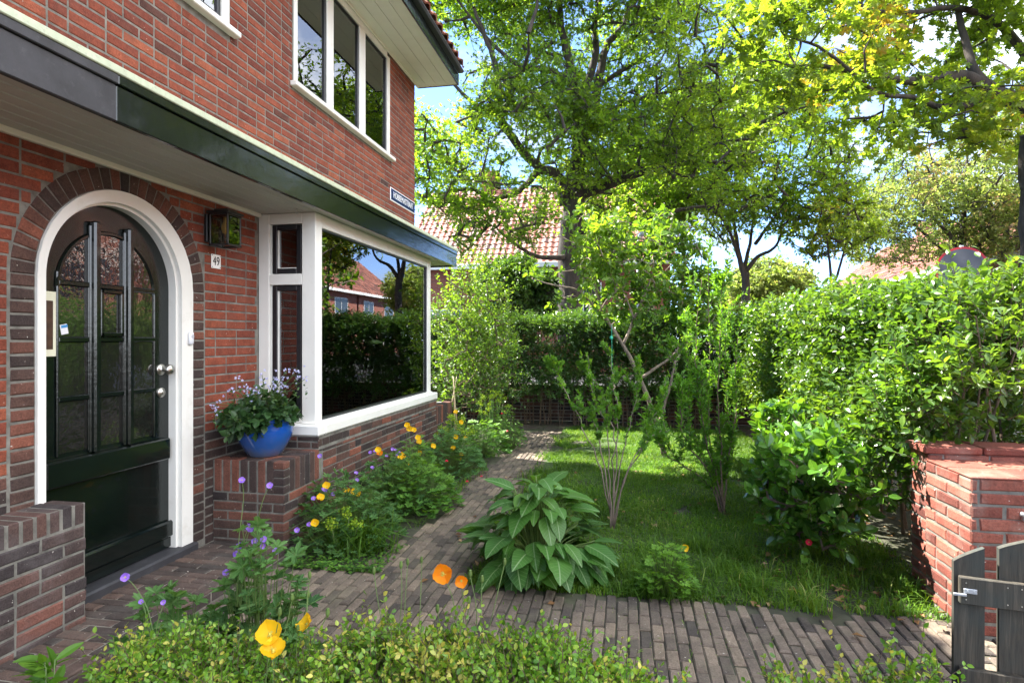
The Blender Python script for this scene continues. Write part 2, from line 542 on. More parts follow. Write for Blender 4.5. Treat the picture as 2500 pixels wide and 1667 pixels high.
# ---------------------------------------------------------------- masonry
def rows(a0, a1, b0, b1, excl=None, L=0.22, C=0.062, j=0.011, org=(0, 0), hdr=0.12, seed=1, jit=0.0012):
    """running-bond brick faces of a rectangle, cut at the excluded intervals"""
    r = random.Random(seed); Q = []
    k0 = math.floor((b0 - org[1]) / C + 1e-6); k1 = math.ceil((b1 - org[1]) / C - 1e-6)
    for k in range(k0, k1):
        y0 = max(b0, org[1] + k * C) + j / 2; y1 = min(b1, org[1] + (k + 1) * C) - j / 2
        if y1 - y0 < 0.012: continue
        yc = (y0 + y1) / 2
        ex = excl(yc) if excl else []
        x = org[0] + (k % 2) * L / 2 + math.floor((a0 - org[0]) / L - 1) * L
        while x < a1:
            w = L
            if r.random() < hdr: w = L / 2
            s0, s1 = max(x + j / 2, a0), min(x + w - j / 2, a1)
            x += w
            seg = [(s0, s1)] if s1 - s0 > 0.02 else []
            for e0, e1 in ex:
                ns = []
                for p, q in seg:
                    if e1 + j <= p or e0 - j >= q: ns.append((p, q)); continue
                    if e0 - j - p > 0.03: ns.append((p, e0 - j))
                    if q - e1 - j > 0.03: ns.append((e1 + j, q))
                seg = ns
            for p, q in seg:
                Q.append([[p, y0], [q, y0], [q, y1], [p, y1]])
    return np.array(Q) if Q else np.zeros((0, 4, 2))

def bricks(mb, Q, O, A, B, Nn, proud=0.006, ch=0.004, rnd=None, jit=0.0014, depth=0.002, mat=0, wob=0.0):
    Q = np.asarray(Q, float)
    k = len(Q)
    if k == 0: return mb
    O, A, B, Nn = [np.array(v, float) for v in (O, A, B, Nn)]
    Q = Q + rng.uniform(-jit, jit, Q.shape)
    nx = norm(np.roll(Q, -1, 1) - Q); pv = norm(np.roll(Q, 1, 1) - Q)
    I = Q + ch * (nx + pv)
    h = proud + rng.uniform(-wob, wob, (k, 1)) if wob else np.full((k, 1), proud)
    h = h + rng.uniform(-wob, wob, (k, 4)) * 0.6
    to3 = lambda q, d: O + q[..., 0:1] * A + q[..., 1:2] * B + d[..., None] * Nn
    V = np.concatenate([to3(Q, np.full((k, 4), -depth)), to3(Q, h - ch), to3(I, h)], 1)
    b = np.arange(k)[:, None] * 12
    fs = [b + np.array([[8, 9, 10, 11]])]
    for i in range(4):
        n_ = (i + 1) % 4
        fs.append(b + np.array([[i, n_, n_ + 4, i + 4]])); fs.append(b + np.array([[i + 4, n_ + 4, n_ + 8, i + 8]]))
    Fq = np.concatenate(fs)
    if np.dot(np.cross(A, B), Nn) < 0: Fq = Fq[:, ::-1]
    r = rng.random(k) if rnd is None else np.broadcast_to(rnd, (k,))
    mb.add(V.reshape(-1, 3), [Fq], np.repeat(r, 12), mat=mat)
    return mb

def slab_holes(mb, a0, a1, b0, b1, holes, X, thick, bev=0.0005):
    """wall slab in the plane X (front), a = Y, b = Z, with rectangular holes"""
    ys = sorted({a0, a1, *[h[0] for h in holes], *[h[1] for h in holes]})
    zs = sorted({b0, b1, *[h[2] for h in holes], *[h[3] for h in holes]})
    for i in range(len(ys) - 1):
        run = None
        for k in range(len(zs) - 1):
            cy, cz = (ys[i] + ys[i + 1]) / 2, (zs[k] + zs[k + 1]) / 2
            inside = any(h[0] < cy < h[1] and h[2] < cz < h[3] for h in holes)
            if not inside:
                box(mb, (X - thick, ys[i], zs[k]), (X, ys[i + 1], zs[k + 1]), 0.0002)
    return mb

XW = -2.72
house = empty('brick_house', (XW, 2.8, 0), 'red brick house with arched dark green front door, white bay window and flat porch canopy', 'house')
YE = 7.45                      # far corner
SOF = 4.78
YC, RO = 2.832, 0.512          # door arch centre and outer radius of the white frame
ZS = 1.72
RI = 0.435
ARC = RO + 0.118

# mortar body (ground floor and upper floor)
GZ = 2.36
mb = MB()
holes = [(YC - ARC - 0.1, YC + ARC + 0.1, 0.0, GZ), (4.10, 6.66, 0.7, GZ)]
slab_holes(mb, -3.0, YE, 0.0, GZ, holes, XW, 0.28)
up_holes = [(2.35, 3.70, 3.56, SOF + .2), (4.54, 6.585, 3.56, SOF + .2)]
slab_holes(mb, -3.0, YE, GZ, SOF + .2, up_holes, XW, 0.28)
# mortar web round the door arch
na = 24
inn = [(YC - (RO - .01), 0.0)] + [(YC - (RO - .01) * math.cos(t), ZS + (RO - .01) * math.sin(t)) for t in np.linspace(0, math.pi, na)] + [(YC + (RO - .01), 0.0)]
ya, yb = YC - ARC - 0.1, YC + ARC + 0.1
out = [(ya, 0.0)]
for t in np.linspace(0, math.pi, na):
    dx, dz = -math.cos(t), math.sin(t)
    s = min((ARC + .1) / max(abs(dx), 1e-6), (GZ - ZS) / max(dz, 1e-6))
    out.append((YC + dx * s, ZS + dz * s))
out.append((yb, 0.0))
P = []
for (a, b) in inn: P.append((XW, a, b))
for (a, b) in out: P.append((XW, a, b))
for (a, b) in inn: P.append((XW - .2, a, b))
n_ = len(inn)
fs = []
for i in range(n_ - 1):
    fs.append([i, i + 1, n_ + i + 1, n_ + i][::-1]); fs.append([i, i + 1, 2 * n_ + i + 1, 2 * n_ + i])
# corner fill
mb.add(P, [np.array(fs)])
for sgn in (-1, 1):
    yy = YC + sgn * (ARC + .1)
    ang = math.atan2(GZ - ZS, ARC + .1)
# other sides of the house body
box(mb, (-10.5, YE - 0.28, 0), (XW - .281, YE, SOF + .2), 0.001)
box(mb, (-10.5, -3.0, 0), (XW - .281, -2.72, SOF + .2), 0.001)
box(mb, (-10.8, -3.0, 0), (-10.501, YE, SOF + .2), 0.001)
wall_body = mb.build('wall', M['mortar'], house)

def door_excl(z):
    if z > ZS + ARC: return []
    w = ARC if z < ZS else math.sqrt(max(0, ARC ** 2 - (z - ZS) ** 2))
    return [(YC - w, YC + w)]
# red bricks of the ground floor, dark plinth bricks below
Q = rows(1.0, 4.03, 0.0, GZ, door_excl, org=(3.463, 0.0), seed=3, hdr=0.05)
zc = Q[:, :, 1].mean(1); ycq = Q[:, :, 0].mean(1)
plinth = zc < 0.78
mb = MB(); bricks(mb, Q[~plinth], (XW, 0, 0), (0, 1, 0), (0, 0, 1), (1, 0, 0), proud=.004, rnd=0.25 + .75 * rng.random((~plinth).sum()))
mb.build('lower_brickwork', M['red_brick'], house, label='bright red bricks beside the front door')
mb = MB(); bricks(mb, Q[plinth], (XW, 0, 0), (0, 1, 0), (0, 0, 1), (1, 0, 0), proud=.004)
mb.build('plinth_brickwork', M['dark_brick'], house)
# upper wall
def up_excl(z):
    ex = []
    if z > 3.53: ex += [(2.33, 3.715), (4.525, 6.60)]
    return ex
Q = rows(-0.5, YE, 2.50, SOF, up_excl, org=(0.07, 2.57 - .062), seed=9, hdr=0.13)
mb = MB(); bricks(mb, Q, (XW, 0, 0), (0, 1, 0), (0, 0, 1), (1, 0, 0), proud=.004, rnd=np.clip(rng.random(len(Q)) ** 0.9, 0, 1))
# return bricks at the window reveal sides are left in mortar; far corner end faces
Qe = rows(0.0, 0.28, 2.50, SOF, None, org=(0, 2.57 - .062), seed=4)
bricks(mb, Qe, (XW, YE, 0), (-1, 0, 0), (0, 0, 1), (0, 1, 0), proud=.004)
mb.build('upper_brickwork', M['red_brick'], house)
# arch of dark headers, with coursed jambs
Q = []
nb = 29
for i in range(nb):
    t0 = math.pi * i / nb + .0065; t1 = math.pi * (i + 1) / nb - .0065
    r0, r1 = RO + .004, ARC - .004
    Q.append([[YC - r0 * math.cos(t0), ZS + r0 * math.sin(t0)], [YC - r0 * math.cos(t1), ZS + r0 * math.sin(t1)],
              [YC - r1 * math.cos(t1), ZS + r1 * math.sin(t1)], [YC - r1 * math.cos(t0), ZS + r1 * math.sin(t0)]][::-1])
zz = ZS - .06
while zz > 0.05:
    for s in (-1, 1):
        a, b = sorted((YC + s * (RO + .004), YC + s * (ARC - .006)))
        Q.append([[a, zz + .005], [b, zz + .005], [b, zz + .055], [a, zz + .055]])
    zz -= .062
mb = MB(); bricks(mb, Q, (XW, 0, 0), (0, 1, 0), (0, 0, 1), (1, 0, 0), proud=.007, ch=.005, jit=.002)
mb.build('door_arch', M['dark_brick'], house)

# --- door frame: white ring with reveal
mb = MB()
XF, XL = XW + 0.016, -2.785
YI = YC - .028
def arch_pts(r, z0=0.12):
    c = YI if r < RO - .03 else YC
    return [(c - r, z0)] + [(c - r * math.cos(t), ZS + r * math.sin(t)) for t in np.linspace(0, math.pi, 49)] + [(c + r, z0)]
def ring(mb, r0, r1, x0, x1, z0=0.12, wav=0.0):
    A_, B_ = arch_pts(r0, z0), arch_pts(r1, z0)
    if wav:
        B_ = [(YC + (y - YC) * (1 + wav * math.sin(i * 2.2)), z) for i, (y, z) in enumerate(B_)]
    n = len(A_)
    V = [(x1, *p) for p in A_] + [(x1, *p) for p in B_] + [(x0, *p) for p in A_] + [(x0, *p) for p in B_]
    fs = []
    for i in range(n - 1):
        fs += [[i, i + 1, n + i + 1, n + i][::-1], [i, i + 1, 2 * n + i + 1, 2 * n + i], [n + i, n + i + 1, 3 * n + i + 1, 3 * n + i][::-1]]
    mb.add(V, [np.array(fs)])
ring(mb, RI + .006, RO - .002, XL - .03, XF, 0.13, 0.003)
ring(mb, RI - .010, RI + .006, XL - .03, XF - .03, 0.13)
frame = mb.build('door_frame', M['white'], house)

# --- door leaf
mb = MB()
pts = arch_pts(RI, 0.12)
V = [(XL, *p) for p in pts] + [(XL - .045, *p) for p in pts]
n = len(pts)
fs = [list(range(n))[::-1], list(range(n, 2 * n))]
mb.add(V, [np.array([fs[0]]), np.array([fs[1]])])
GY0, GY1, GZ0 = 2.487, 3.108, 0.83       # glazed field
GC, GR = (GY0 + GY1) / 2, (GY1 - GY0) / 2
leaf_parent = empty('door', (XL, YC, 0.12)); leaf_parent.parent = house
leaf_parent.location = (XL - XW, YC - 2.8, 0.12)
def glaz_top(y): return 1.685 + math.sqrt(max(0, GR ** 2 - (y - GC) ** 2)) * 0.99
door_leaf = mb.build('leaf', M['door_green'], leaf_parent)
# recessed glass field lies just proud of the leaf core; sticking around it
cols = [(GY0, 2.665), (2.715, 2.885), (2.932, GY1)]
rowz = [GZ0, 1.118, 1.418, 1.705]
for (c0, c1) in cols:
    for ri in range(4):
        mb = MB()
        if ri < 3:
            z0, z1 = rowz[ri] + .014, rowz[ri + 1] - .014
            box(mb, (XL, c0 + .006, z0), (XL + .003, c1 - .006, z1), .001)
        else:
            ys = np.linspace(c0 + .006, c1 - .006, 12)
            bot = [(XL + .003, y, rowz[3] + .014) for y in ys]; top = [(XL + .003, y, glaz_top(y) - .006) for y in ys]
            k = len(ys); mb.add(bot + top, [np.array([[i, i + 1, k + i + 1, k + i] for i in range(k - 1)])])
        mb.build('glass_pane', M['door_glass'], leaf_parent)
mb = MB()
# stiles/rails raised around the glass: band strips
def bar(mb, y0, y1, z0, z1, p=.014, bev=.005): box(mb, (XL - .001, y0, z0), (XL + p, y1, z1), bev)
for c0, c1 in cols:
    for z in rowz[1:]: bar(mb, c0, c1, z - .014, z + .014, .016)
    for y in (c0, c1): bar(mb, y - .007, y + .007, GZ0, glaz_top(min(max(y, GY0 + .01), GY1 - .01)), .013)
tube(mb, [(XL + .004, GC + GR * 1.0 * math.cos(t), 1.685 + GR * math.sin(t)) for t in np.linspace(0, math.pi, 33)], .012, 6)
mb.build('glazing_bars', M['door_green'], leaf_parent)
for y0, y1, zt in ((2.665, 2.715, 2.045), (2.885, 2.932, 2.045)):
    mb = MB(); bar(mb, y0 + .004, y1 - .004, GZ0 - .01, zt, .042, .009); bar(mb, y0 - .004, y1 + .004, GZ0 - .01, zt - .02, .02, .006)
    mb.build('muntin', M['door_green'], leaf_parent)
# small opening hatch in the middle pane
mb = MB()
h0, h1, hz0, hz1 = 2.725, 2.876, 1.165, 1.395 + .285 - .285
hz0, hz1 = 1.435, 1.69
for a in ((h0, h0 + .02, hz0, hz1), (h1 - .02, h1, hz0, hz1), (h0, h1, hz0, hz0 + .022), (h0, h1, hz1 - .022, hz1)):
    box(mb, (XL + .003, a[0], a[2]), (XL + .022, a[1], a[3]), .004)
mb.build('hatch', M['door_green'], leaf_parent)
mb = MB(); bar(mb, 2.405, 3.205, 0.685, 0.815, .038, .008); mb.build('lock_rail', M['door_green'], leaf_parent)
mb = MB(); box(mb, (XL + .001, 2.41, 0.20), (XL + .03, 3.24, 0.30), .01)
box(mb, (XL + .001, 2.40, 0.135), (XL + .016, 3.25, 0.20), .006); mb.build('weather_board', M['door_green'], leaf_parent)
mb = MB()
ky, kz = 3.165, 1.235
def knob_prof(mb, y, z, prof, n=20):
    ang = np.arange(n) * 2 * math.pi / n; pr = np.array(prof)
    V = np.stack([np.repeat(XL + pr[:, 0:1], n, 1), y + pr[:, 1:2] * np.cos(ang), z + pr[:, 1:2] * np.sin(ang)], -1).reshape(-1, 3)
    m_ = len(pr); i = np.arange(m_ - 1)[:, None] * n; j = np.arange(n)[None]; j2 = (j + 1) % n
    mb.add(V, [np.stack([i + j, i + j2, i + n + j2, i + n + j], -1).reshape(-1, 4)])
knob_prof(mb, ky, kz, [(0, .034), (.006, .034), (.009, .028), (.012, .012), (.04, .011), (.044, .024), (.055, .032), (.068, .032), (.078, .024), (.083, .001)])
mb.build('door_knob', M['steel'], leaf_parent, True)
mb = MB(); knob_prof(mb, 3.165, 1.095, [(0, .030), (.007, .030), (.011, .026), (.011, .018), (.016, .017), (.016, .001)])
box(mb, (XL + .016, 3.163, 1.088), (XL + .0168, 3.167, 1.103), .0003)
mb.build('lock', M['steel'], leaf_parent, True)
# threshold
mb = MB(); box(mb, (XL - .02, YC - RO, 0.02), (XW + .045, YC + RO + .02, 0.128), .01); mb.build('threshold', M['slate'], house)

# framed notice and small sticker on the door
mb = MB(); box(mb, (XL + .001, 2.375, 1.335), (XL + .006, 2.482, 1.655), .001)
fr_ = mb.build('framed_notice', m_plain('cream card', (.72, .72, .55), .6, .05, 5, 0), None, label='narrow cream framed notice with a brown panel, on the left edge of the door', cat='notice')
mb = MB(); box(mb, (XL + .0065, 2.385, 1.37), (XL + .008, 2.463, 1.61), .0005); mb.build('brown_panel', m_plain('brown panel', (.06, .028, .015), .5, .5, 30, .2), fr_)
mb = MB(); box(mb, (XL + .0035, 2.505, 1.445), (XL + .005, 2.545, 1.495), .0005, rot=rotax(.2, 'X'))
st = mb.build('sticker', M['plastic_white'], None, label='small white and blue sticker in the left pane of the front door', cat='sticker')
mb = MB(); box(mb, (XL + .0052, 2.507, 1.478), (XL + .0058, 2.543, 1.492), .0002, rot=rotax(.2, 'X')); mb.build('printed_stripe', m_plain('blue print', (.05, .25, .55), .5, 0, 5, 0), st)

# --- canopy
can = empty('canopy', (XW, 2.8, GZ)); can.parent = house; can.location = (0, 0, GZ)
XC = -2.12; YCE = 7.34; YC0 = -1.0
mb = MB(); nbd = 6
for i in range(nbd):
    x0 = XW + .03 + (XC - .03 - XW - .03) * i / nbd; x1 = XW + .03 + (XC - .03 - XW - .03) * (i + 1) / nbd
    box(mb, (x0 + .003, YC0, 2.362), (x1 - .003, YCE - .02, 2.374), .004)
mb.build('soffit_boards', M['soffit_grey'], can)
mb = MB(); box(mb, (XW, YC0, 2.376), (XC - .028, YCE - .02, 2.50), .002); mb.build('canopy_deck', M['white'], can)
mb = MB(); box(mb, (XW + .006, YC0, 2.335), (XW + .032, 4.045, 2.372), .003); mb.build('wall_batten', M['soffit'], can)
YG = 2.164
for nm, y0, y1, mt in (('fascia', YG + .001, YCE, 'green_gloss'), ('fascia', YC0, YG, 'slate')):
    mb = MB()
    box(mb, (XC - .028, y0, 2.345), (XC, y1, 2.498), .004)
    box(mb, (XC - .02, y0, 2.500), (XC + .012, y1, 2.541), .004)
    if nm == 'fascia' and mt == 'green_gloss':
        box(mb, (XW + .006, YCE - .001, 2.345), (XC + .001, YCE + .02, 2.498), .003); box(mb, (XW + .006, YCE, 2.50), (XC + .012, YCE + .03, 2.541), .003)
    mb.build(nm, M[mt], can, label='matt slate grey end of the canopy fascia' if mt == 'slate' else None)
mb = MB(); box(mb, (XC - .05, YC0, 2.542), (XC + .018, 4.3, 2.578), .004); box(mb, (XC - .05, 4.303, 2.542), (XC + .018, YCE + .035, 2.578), .004)
box(mb, (XW + .006, YC0, 2.502), (XC - .051, YCE, 2.560), .004)
mb.build('roof_trim', M['trim_pale'], can)
mb = MB(); tube(mb, [(-2.33, 3.93 + .014 * math.sin(t), 2.343 + .014 * math.cos(t)) for t in np.linspace(0, 2 * math.pi, 15)], .0028, 6); tube(mb, [(-2.33, 3.93, 2.357), (-2.33, 3.93, 2.366)], .004, 6)
mb.build('hook', M['zinc'], can, True)

# --- bay window
bay = empty('bay_window', (0, 0, 0)); bay.parent = house; bay.location = (-2.25 - XW, 4.05 - 2.8, .8)
BX, BY0, BY1 = -2.25, 4.05, 6.71
SZ = 0.795
mb = MB()
T = .07
box(mb, (BX - .11, BY0, SZ), (BX, BY0 + .10, 2.36), .004)                       # near corner post
box(mb, (BX - .11, BY1 - .105, SZ), (BX, BY1, 2.36), .004)                      # far corner post
box(mb, (BX - .08, BY0 + .1, 2.262), (BX - .002, BY1 - .105, 2.36), .004)       # head
box(mb, (BX - .08, BY0 + .1, SZ), (BX - .002, BY1 - .105, .806), .003)
# side face: posts, rails
box(mb, (XW + .004, BY0 - .001, SZ), (-2.628, BY0 + .08, 2.36), .004)
box(mb, (-2.628, BY0 + .001, 2.282), (BX - .111, BY0 + .08, 2.36), .003)
box(mb, (-2.628, BY0 + .001, 1.826), (BX - .111, BY0 + .08, 1.908), .003)
box(mb, (-2.628, BY0 + .001, SZ), (BX - .111, BY0 + .08, .83), .003)
box(mb, (XW + .004, BY1 - .08, SZ), (BX - .111, BY1, 2.36), .003)
# rebate beads round the side lights
for z0, z1 in ((1.908, 2.282), (.83, 1.826)):
    box(mb, (-2.628, BY0 + .022, z0), (-2.612, BY0 + .07, z1), .002)
    box(mb, (-2.372, BY0 + .022, z0), (-2.361, BY0 + .07, z1), .002)
mb.build('frame', M['white'], bay)
mb = MB()
box(mb, (-2.62, BY0 - .075, .712), (BX + .072, BY0 + .02, SZ - .001), .012)
box(mb, (BX - .10, BY0 + .021, .712), (BX + .072, BY1 + .05, SZ - .001), .012)
box(mb, (BX - .1, BY0 - .03, SZ - .0015), (BX + .02, BY1 + .01, SZ + .012), .006)
mb.build('sill', M['white'], bay)
def sash(name, x0, x1, z0, z1, w=.038):
    f = MB()
    y = BY0 + .016
    for a in ((x0, x0 + w, z0, z1), (x1 - w, x1, z0, z1), (x0 + w, x1 - w, z0, z0 + w), (x0 + w, x1 - w, z1 - w, z1)):
        box(f, (a[0], y - .004, a[2]), (a[1], y + .045, a[3]), .004)
    s = f.build('sash', M['black_wood'], bay)
    f = MB(); box(f, (x0 + w, y + .024, z0 + w), (x1 - w, y + .030, z1 - w), .0005)
    f.build('pane', M['glass'], s)
    f = MB(); box(f, (x0 + w, y + .006, z0 + w), (x0 + w + .01, y + .022, z1 - w), .002); box(f, (x0 + w, y + .006, z0 + w), (x1 - w, y + .02, z0 + w + .008), .002)
    f.build('inner_bead', M['white'], s)
sash('top', -2.611, -2.373, 1.912, 2.278)
sash('low', -2.611, -2.373, .834, 1.822)
# big front pane
mb = MB()
y0, y1, z0, z1 = BY0 + .10, BY1 - .105, .806, 2.262
for a in ((y0, y0 + .016, z0, z1), (y1 - .022, y1, z0, z1), (y0 + .016, y1 - .022, z0, z0 + .02), (y0 + .016, y1 - .022, z1 - .016, z1)):
    box(mb, (BX - .04, a[0], a[2]), (BX - .012, a[1], a[3]), .003)
fs_ = mb.build('pane_frame', M['black_wood'], bay)
mb = MB(); box(mb, (BX - .032, y0 + .014, z0 + .018), (BX - .026, y1 - .02, z1 - .014), .0005); mb.build('pane', M['glass'], fs_)
mb = MB(); box(mb, (BX - .44, BY0 + .09, .80), (BX - .05, BY1 - .09, .835), .004); mb.build('inner_sill', m_plain('inner sill', (.62, .68, .68), .3, .05, 4, 0), bay)
mb = MB(); 
for i in range(9):
    tube(mb, [(-2.38 + .02 * (i % 2), 5.78 + i * .042, .836), (-2.38 + .02 * (i % 2), 5.78 + i * .042, 2.3)], .026, 8)
mb.build('curtain', M['curtain'], bay, True)
mb = MB(); box(mb, (-2.41, 6.38, .84), (-2.33, 6.60, 2.26), .004); mb.build('inner_jamb', M['white'], bay)
# room behind
mb = MB()
box(mb, (-6.5, 3.9, .0), (-6.4, 7.1, 2.6), .002); box(mb, (-6.4, 3.8, .0), (-3.0, 3.9, 2.6), .002); box(mb, (-6.4, 7.1, .0), (-3.0, 7.16, 2.6), .002)
box(mb, (-6.4, 3.9, 2.5), (-3.0, 7.1, 2.58), .002)
mb.build('room_walls', M['room'], bay)
mb = MB(); box(mb, (-6.4, 3.9, .1), (-3.0, 7.1, .16), .002); mb.build('room_floor', M['room_floor'], bay)

# --- upstairs windows
def upwin(y0, y1, z0, z1, bars, sill=True):
    w = empty('upstairs_window', (0, 0, 0)); w.parent = house; w.location = (0, (y0 + y1) / 2 - 2.8, z0)
    f = MB(); x0, x1 = XW - .05, XW + .012
    box(f, (x0, y0, z0), (x1, y0 + .05, z1), .004); box(f, (x0, y1 - .075, z0), (x1, y1, z1), .004)
    box(f, (x0, y0 + .05, z1 - .03), (x1 - .002, y1 - .075, z1 + .08), .003); box(f, (x0, y0 + .05, z0), (x1 - .002, y1 - .075, z0 + .035), .004)
    for a, b in bars: box(f, (x0, a, z0 + .035), (x1 - .003, b, z1 - .03), .004); 
    f.build('frame', M['white'], w)
    f = MB(); box(f, (x0, y0 - .05, z0 - .042), (XW + .06, y1 + .065, z0 - .001), .006); f.build('sill', M['white'], w)
    ed = [y0 + .05] + [v for ab in bars for v in ab] + [y1 - .075]
    for i in range(0, len(ed), 2):
        a, b = ed[i], ed[i + 1]; g = MB()
        sx0, sx1 = XW - .035, XW - .003
        zz0, zz1 = z0 + .036, z1 - .031
        for q in ((a, a + .018, zz0, zz1), (b - .032, b, zz0, zz1), (a + .018, b - .032, zz0, zz0 + .02), (a + .018, b - .032, zz1 - .018, zz1)):
            box(g, (sx0, q[0], q[2]), (sx1, q[1], q[3]), .003)
        s = g.build('sash', M['black_wood'], w)
        g = MB(); box(g, (XW - .024, a + .017, zz0 + .018), (XW - .018, b - .03, zz1 - .016), .0005); g.build('pane', M['glass'], s)
        g = MB(); box(g, (XW - .12, b - .11, zz0), (XW - .08, b - .05, zz1), .003); g.build('inner_post', M['white'], s)
    g = MB(); box(g, (XW - 3.0, y0 - .2, z0 - .8), (XW - 2.95, y1 + .2, z1 + .3), .001); box(g, (XW - 2.95, y0 - .3, z1 + .03), (XW - .3, y1 + .3, z1 + .06), .001)
    box(g, (XW - 2.95, y0 - .3, z0 - .8), (XW - .3, y1 + .3, z0 - .75), .001); box(g, (XW - 2.95, y1 + .2, z0 - .75), (XW - .3, y1 + .25, z1 + .03), .001)
    g.build('room', M['room'], w)
upwin(4.535, 6.592, 3.562, 4.715, [(5.098, 5.222), (5.788, 5.927)])
upwin(2.345, 3.706, 3.585, 4.715, [(2.95, 3.07)])

# --- eaves and roof
ev = empty('eaves', (0, 0, 0)); ev.parent = house; ev.location = (0, 0, SOF)
XE, YEE = -2.15, 7.56
mb = MB(); wd = (XE - .02 - XW) / 4
for i in range(4):
    x0 = XW + i * wd + .002; x1 = XW + (i + 1) * wd - .002
    box(mb, (x0, -3.2, SOF), (x1, YEE - .02, SOF + .012), .002)
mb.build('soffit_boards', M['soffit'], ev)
mb = MB(); box(mb, (XW, YEE - .02, SOF - .006), (XE, YEE + .0, SOF + .014), .002); box(mb, (XW + .013, -3.2, SOF - .03), (XW + .03, YEE - .03, SOF - .001), .002)
mb.build('edge_trim', M['soffit'], ev)
mb = MB(); box(mb, (XE - .02, -3.2, SOF - .012), (XE, YEE, SOF + .135), .004); box(mb, (XW, YEE + .001, SOF - .012), (XE, YEE + .02, SOF + .135), .004)
mb.build('fascia', M['green_gloss'], ev)
mb = MB(); box(mb, (XE - .02, -3.2, SOF + .137), (XE + .075, YEE + .02, SOF + .185), .02); mb.build('gutter', M['gutter'], ev)
# tiled roof, about 38 degrees, hipped at the far end
def tiled(mb, O, A, Bv, Nn, wid, hgt, tw=.22, th=.30, trim=None):
    O, A, Bv, Nn = [np.array(v, float) for v in (O, A, Bv, Nn)]
    nc, nr = int(wid / tw), int(hgt / th)
    prof = [(0, .0), (.18, .028), (.4, .04), (.6, .02), (.8, -.004), (1.02, .004)]
    for r in range(nr):
        for c in range(nc):
            if trim and not trim((c + .5) * tw, (r + .5) * th): continue
            V = []
            for a, h in prof:
                p = O + A * ((c + a) * tw) + Bv * (r * th)
                V += [p + Nn * (h + .035), p + Bv * (th * 1.06) + Nn * h, p + Nn * (h + .012)]
            k = len(prof); fs = []
            for i in range(k - 1):
                fs += [[3 * i, 3 * i + 3, 3 * i + 4, 3 * i + 1], [3 * i + 2, 3 * i + 5, 3 * i + 3, 3 * i]]
            mb.add(V, [np.array(fs)], rng.random())
    return mb
def m_tile(name, stops):
    return m_brick(name, stops, mott=.5, rough=.5)
M['tile'] = m_tile('orange clay tile', [(0, (.07, .03, .022)), (.25, (.17, .055, .035)), (.7, (.27, .09, .055)), (1, (.36, .15, .1))])
ra = math.radians(36)
mb = MB()
s_ = np.array([-math.cos(ra), 0, math.sin(ra)]); nn = np.array([math.sin(ra), 0, math.cos(ra)])
tiled(mb, (XE + .05, -3.2, SOF + .2), (0, 1, 0), s_, nn, YEE + .1 + 3.2, 4.9)
mb.build('roof_tiles', M['tile'], house)
mb = MB()
rx = -6.6; rz = SOF + .2 + (XE - rx) * math.tan(ra)
mb.add([(XE, -3.2, SOF + .19), (XE, YEE, SOF + .19), (rx, YEE, rz), (rx, -3.2, rz), (-11.1, -3.2, SOF + .19), (-11.1, YEE, SOF + .19), (XE, -3.2, SOF+.15), (XE, YEE, SOF+.15), (-11.1, -3.2, SOF + .15), (-11.1, YEE, SOF + .15)],
       [np.array([[0, 1, 2, 3], [3, 2, 5, 4], [6, 8, 9, 7]]), np.array([[0, 3, 4], [1, 5, 2]])])
mb.build('roof_deck', M['gutter'], house)

# --- lantern, numbers, bell, street name
ly0, ly1, lz0, lz1 = 3.43, 3.60, 2.05, 2.25
lan = empty('wall_lantern', (XW, 3.5, 2.15), 'square black wall lantern with clear glass between the door arch and the bay window', 'lamp')
mb = MB(); box(mb, (XW + .005, 3.455, 2.06), (XW + .028, 3.545, 2.245), .004); mb.build('back_plate', M['black'], lan)
mb = MB()
lx0, lx1 = XW + .06, XW + .20
cy0, cy1 = 3.43, 3.57
for x in (lx0, lx1 - .012):
    for y in (cy0, cy1 - .012): box(mb, (x, y, 2.035), (x + .012, y + .012, 2.235), .002)
for z in (2.03, 2.228):
    for a in ((lx0, lx1, cy0, cy0 + .012), (lx0, lx1, cy1 - .012, cy1), (lx0, lx0 + .012, cy0, cy1), (lx1 - .012, lx1, cy0, cy1)):
        box(mb, (a[0] - .0005, a[2] - .0005, z), (a[1] + .0005, a[3] + .0005, z + .012), .002)
box(mb, (XW + .028, 3.485, 2.20), (lx0 - .0007, 3.515, 2.225), .003)
mb.build('cage', M['black'], lan)
mb = MB(); box(mb, (lx0 - .012, cy0 - .012, 2.241), (lx1 + .012, cy1 + .012, 2.256), .003); box(mb, (lx0 + .02, cy0 + .02, 2.256), (lx1 - .02, cy1 - .02, 2.272), .003)
mb.build('cap', M['black'], lan)
mb = MB()
for a in ((lx0 + .012, lx1 - .012, cy0 + .004, cy0 + .006), (lx0 + .012, lx1 - .012, cy1 - .006, cy1 - .004), (lx0 + .004, lx0 + .006, cy0 + .012, cy1 - .012), (lx1 - .006, lx1 - .004, cy0 + .012, cy1 - .012)):
    box(mb, (a[0], a[2], 2.0425), (a[1], a[3], 2.2275), .0005)
mb.build('glass', M['lamp_glass'], lan)
mb = MB(); lathe(mb, [(.001, -.055), (.018, -.045), (.026, -.02), (.022, .01), (.012, .03), (.012, .06), (.001, .062)], ((lx0 + lx1) / 2, (cy0 + cy1) / 2, 2.165), 14)
mb.build('bulb', m_plain('amber bulb', (.55, .35, .12), .15, .1, 5, 0), lan, True)

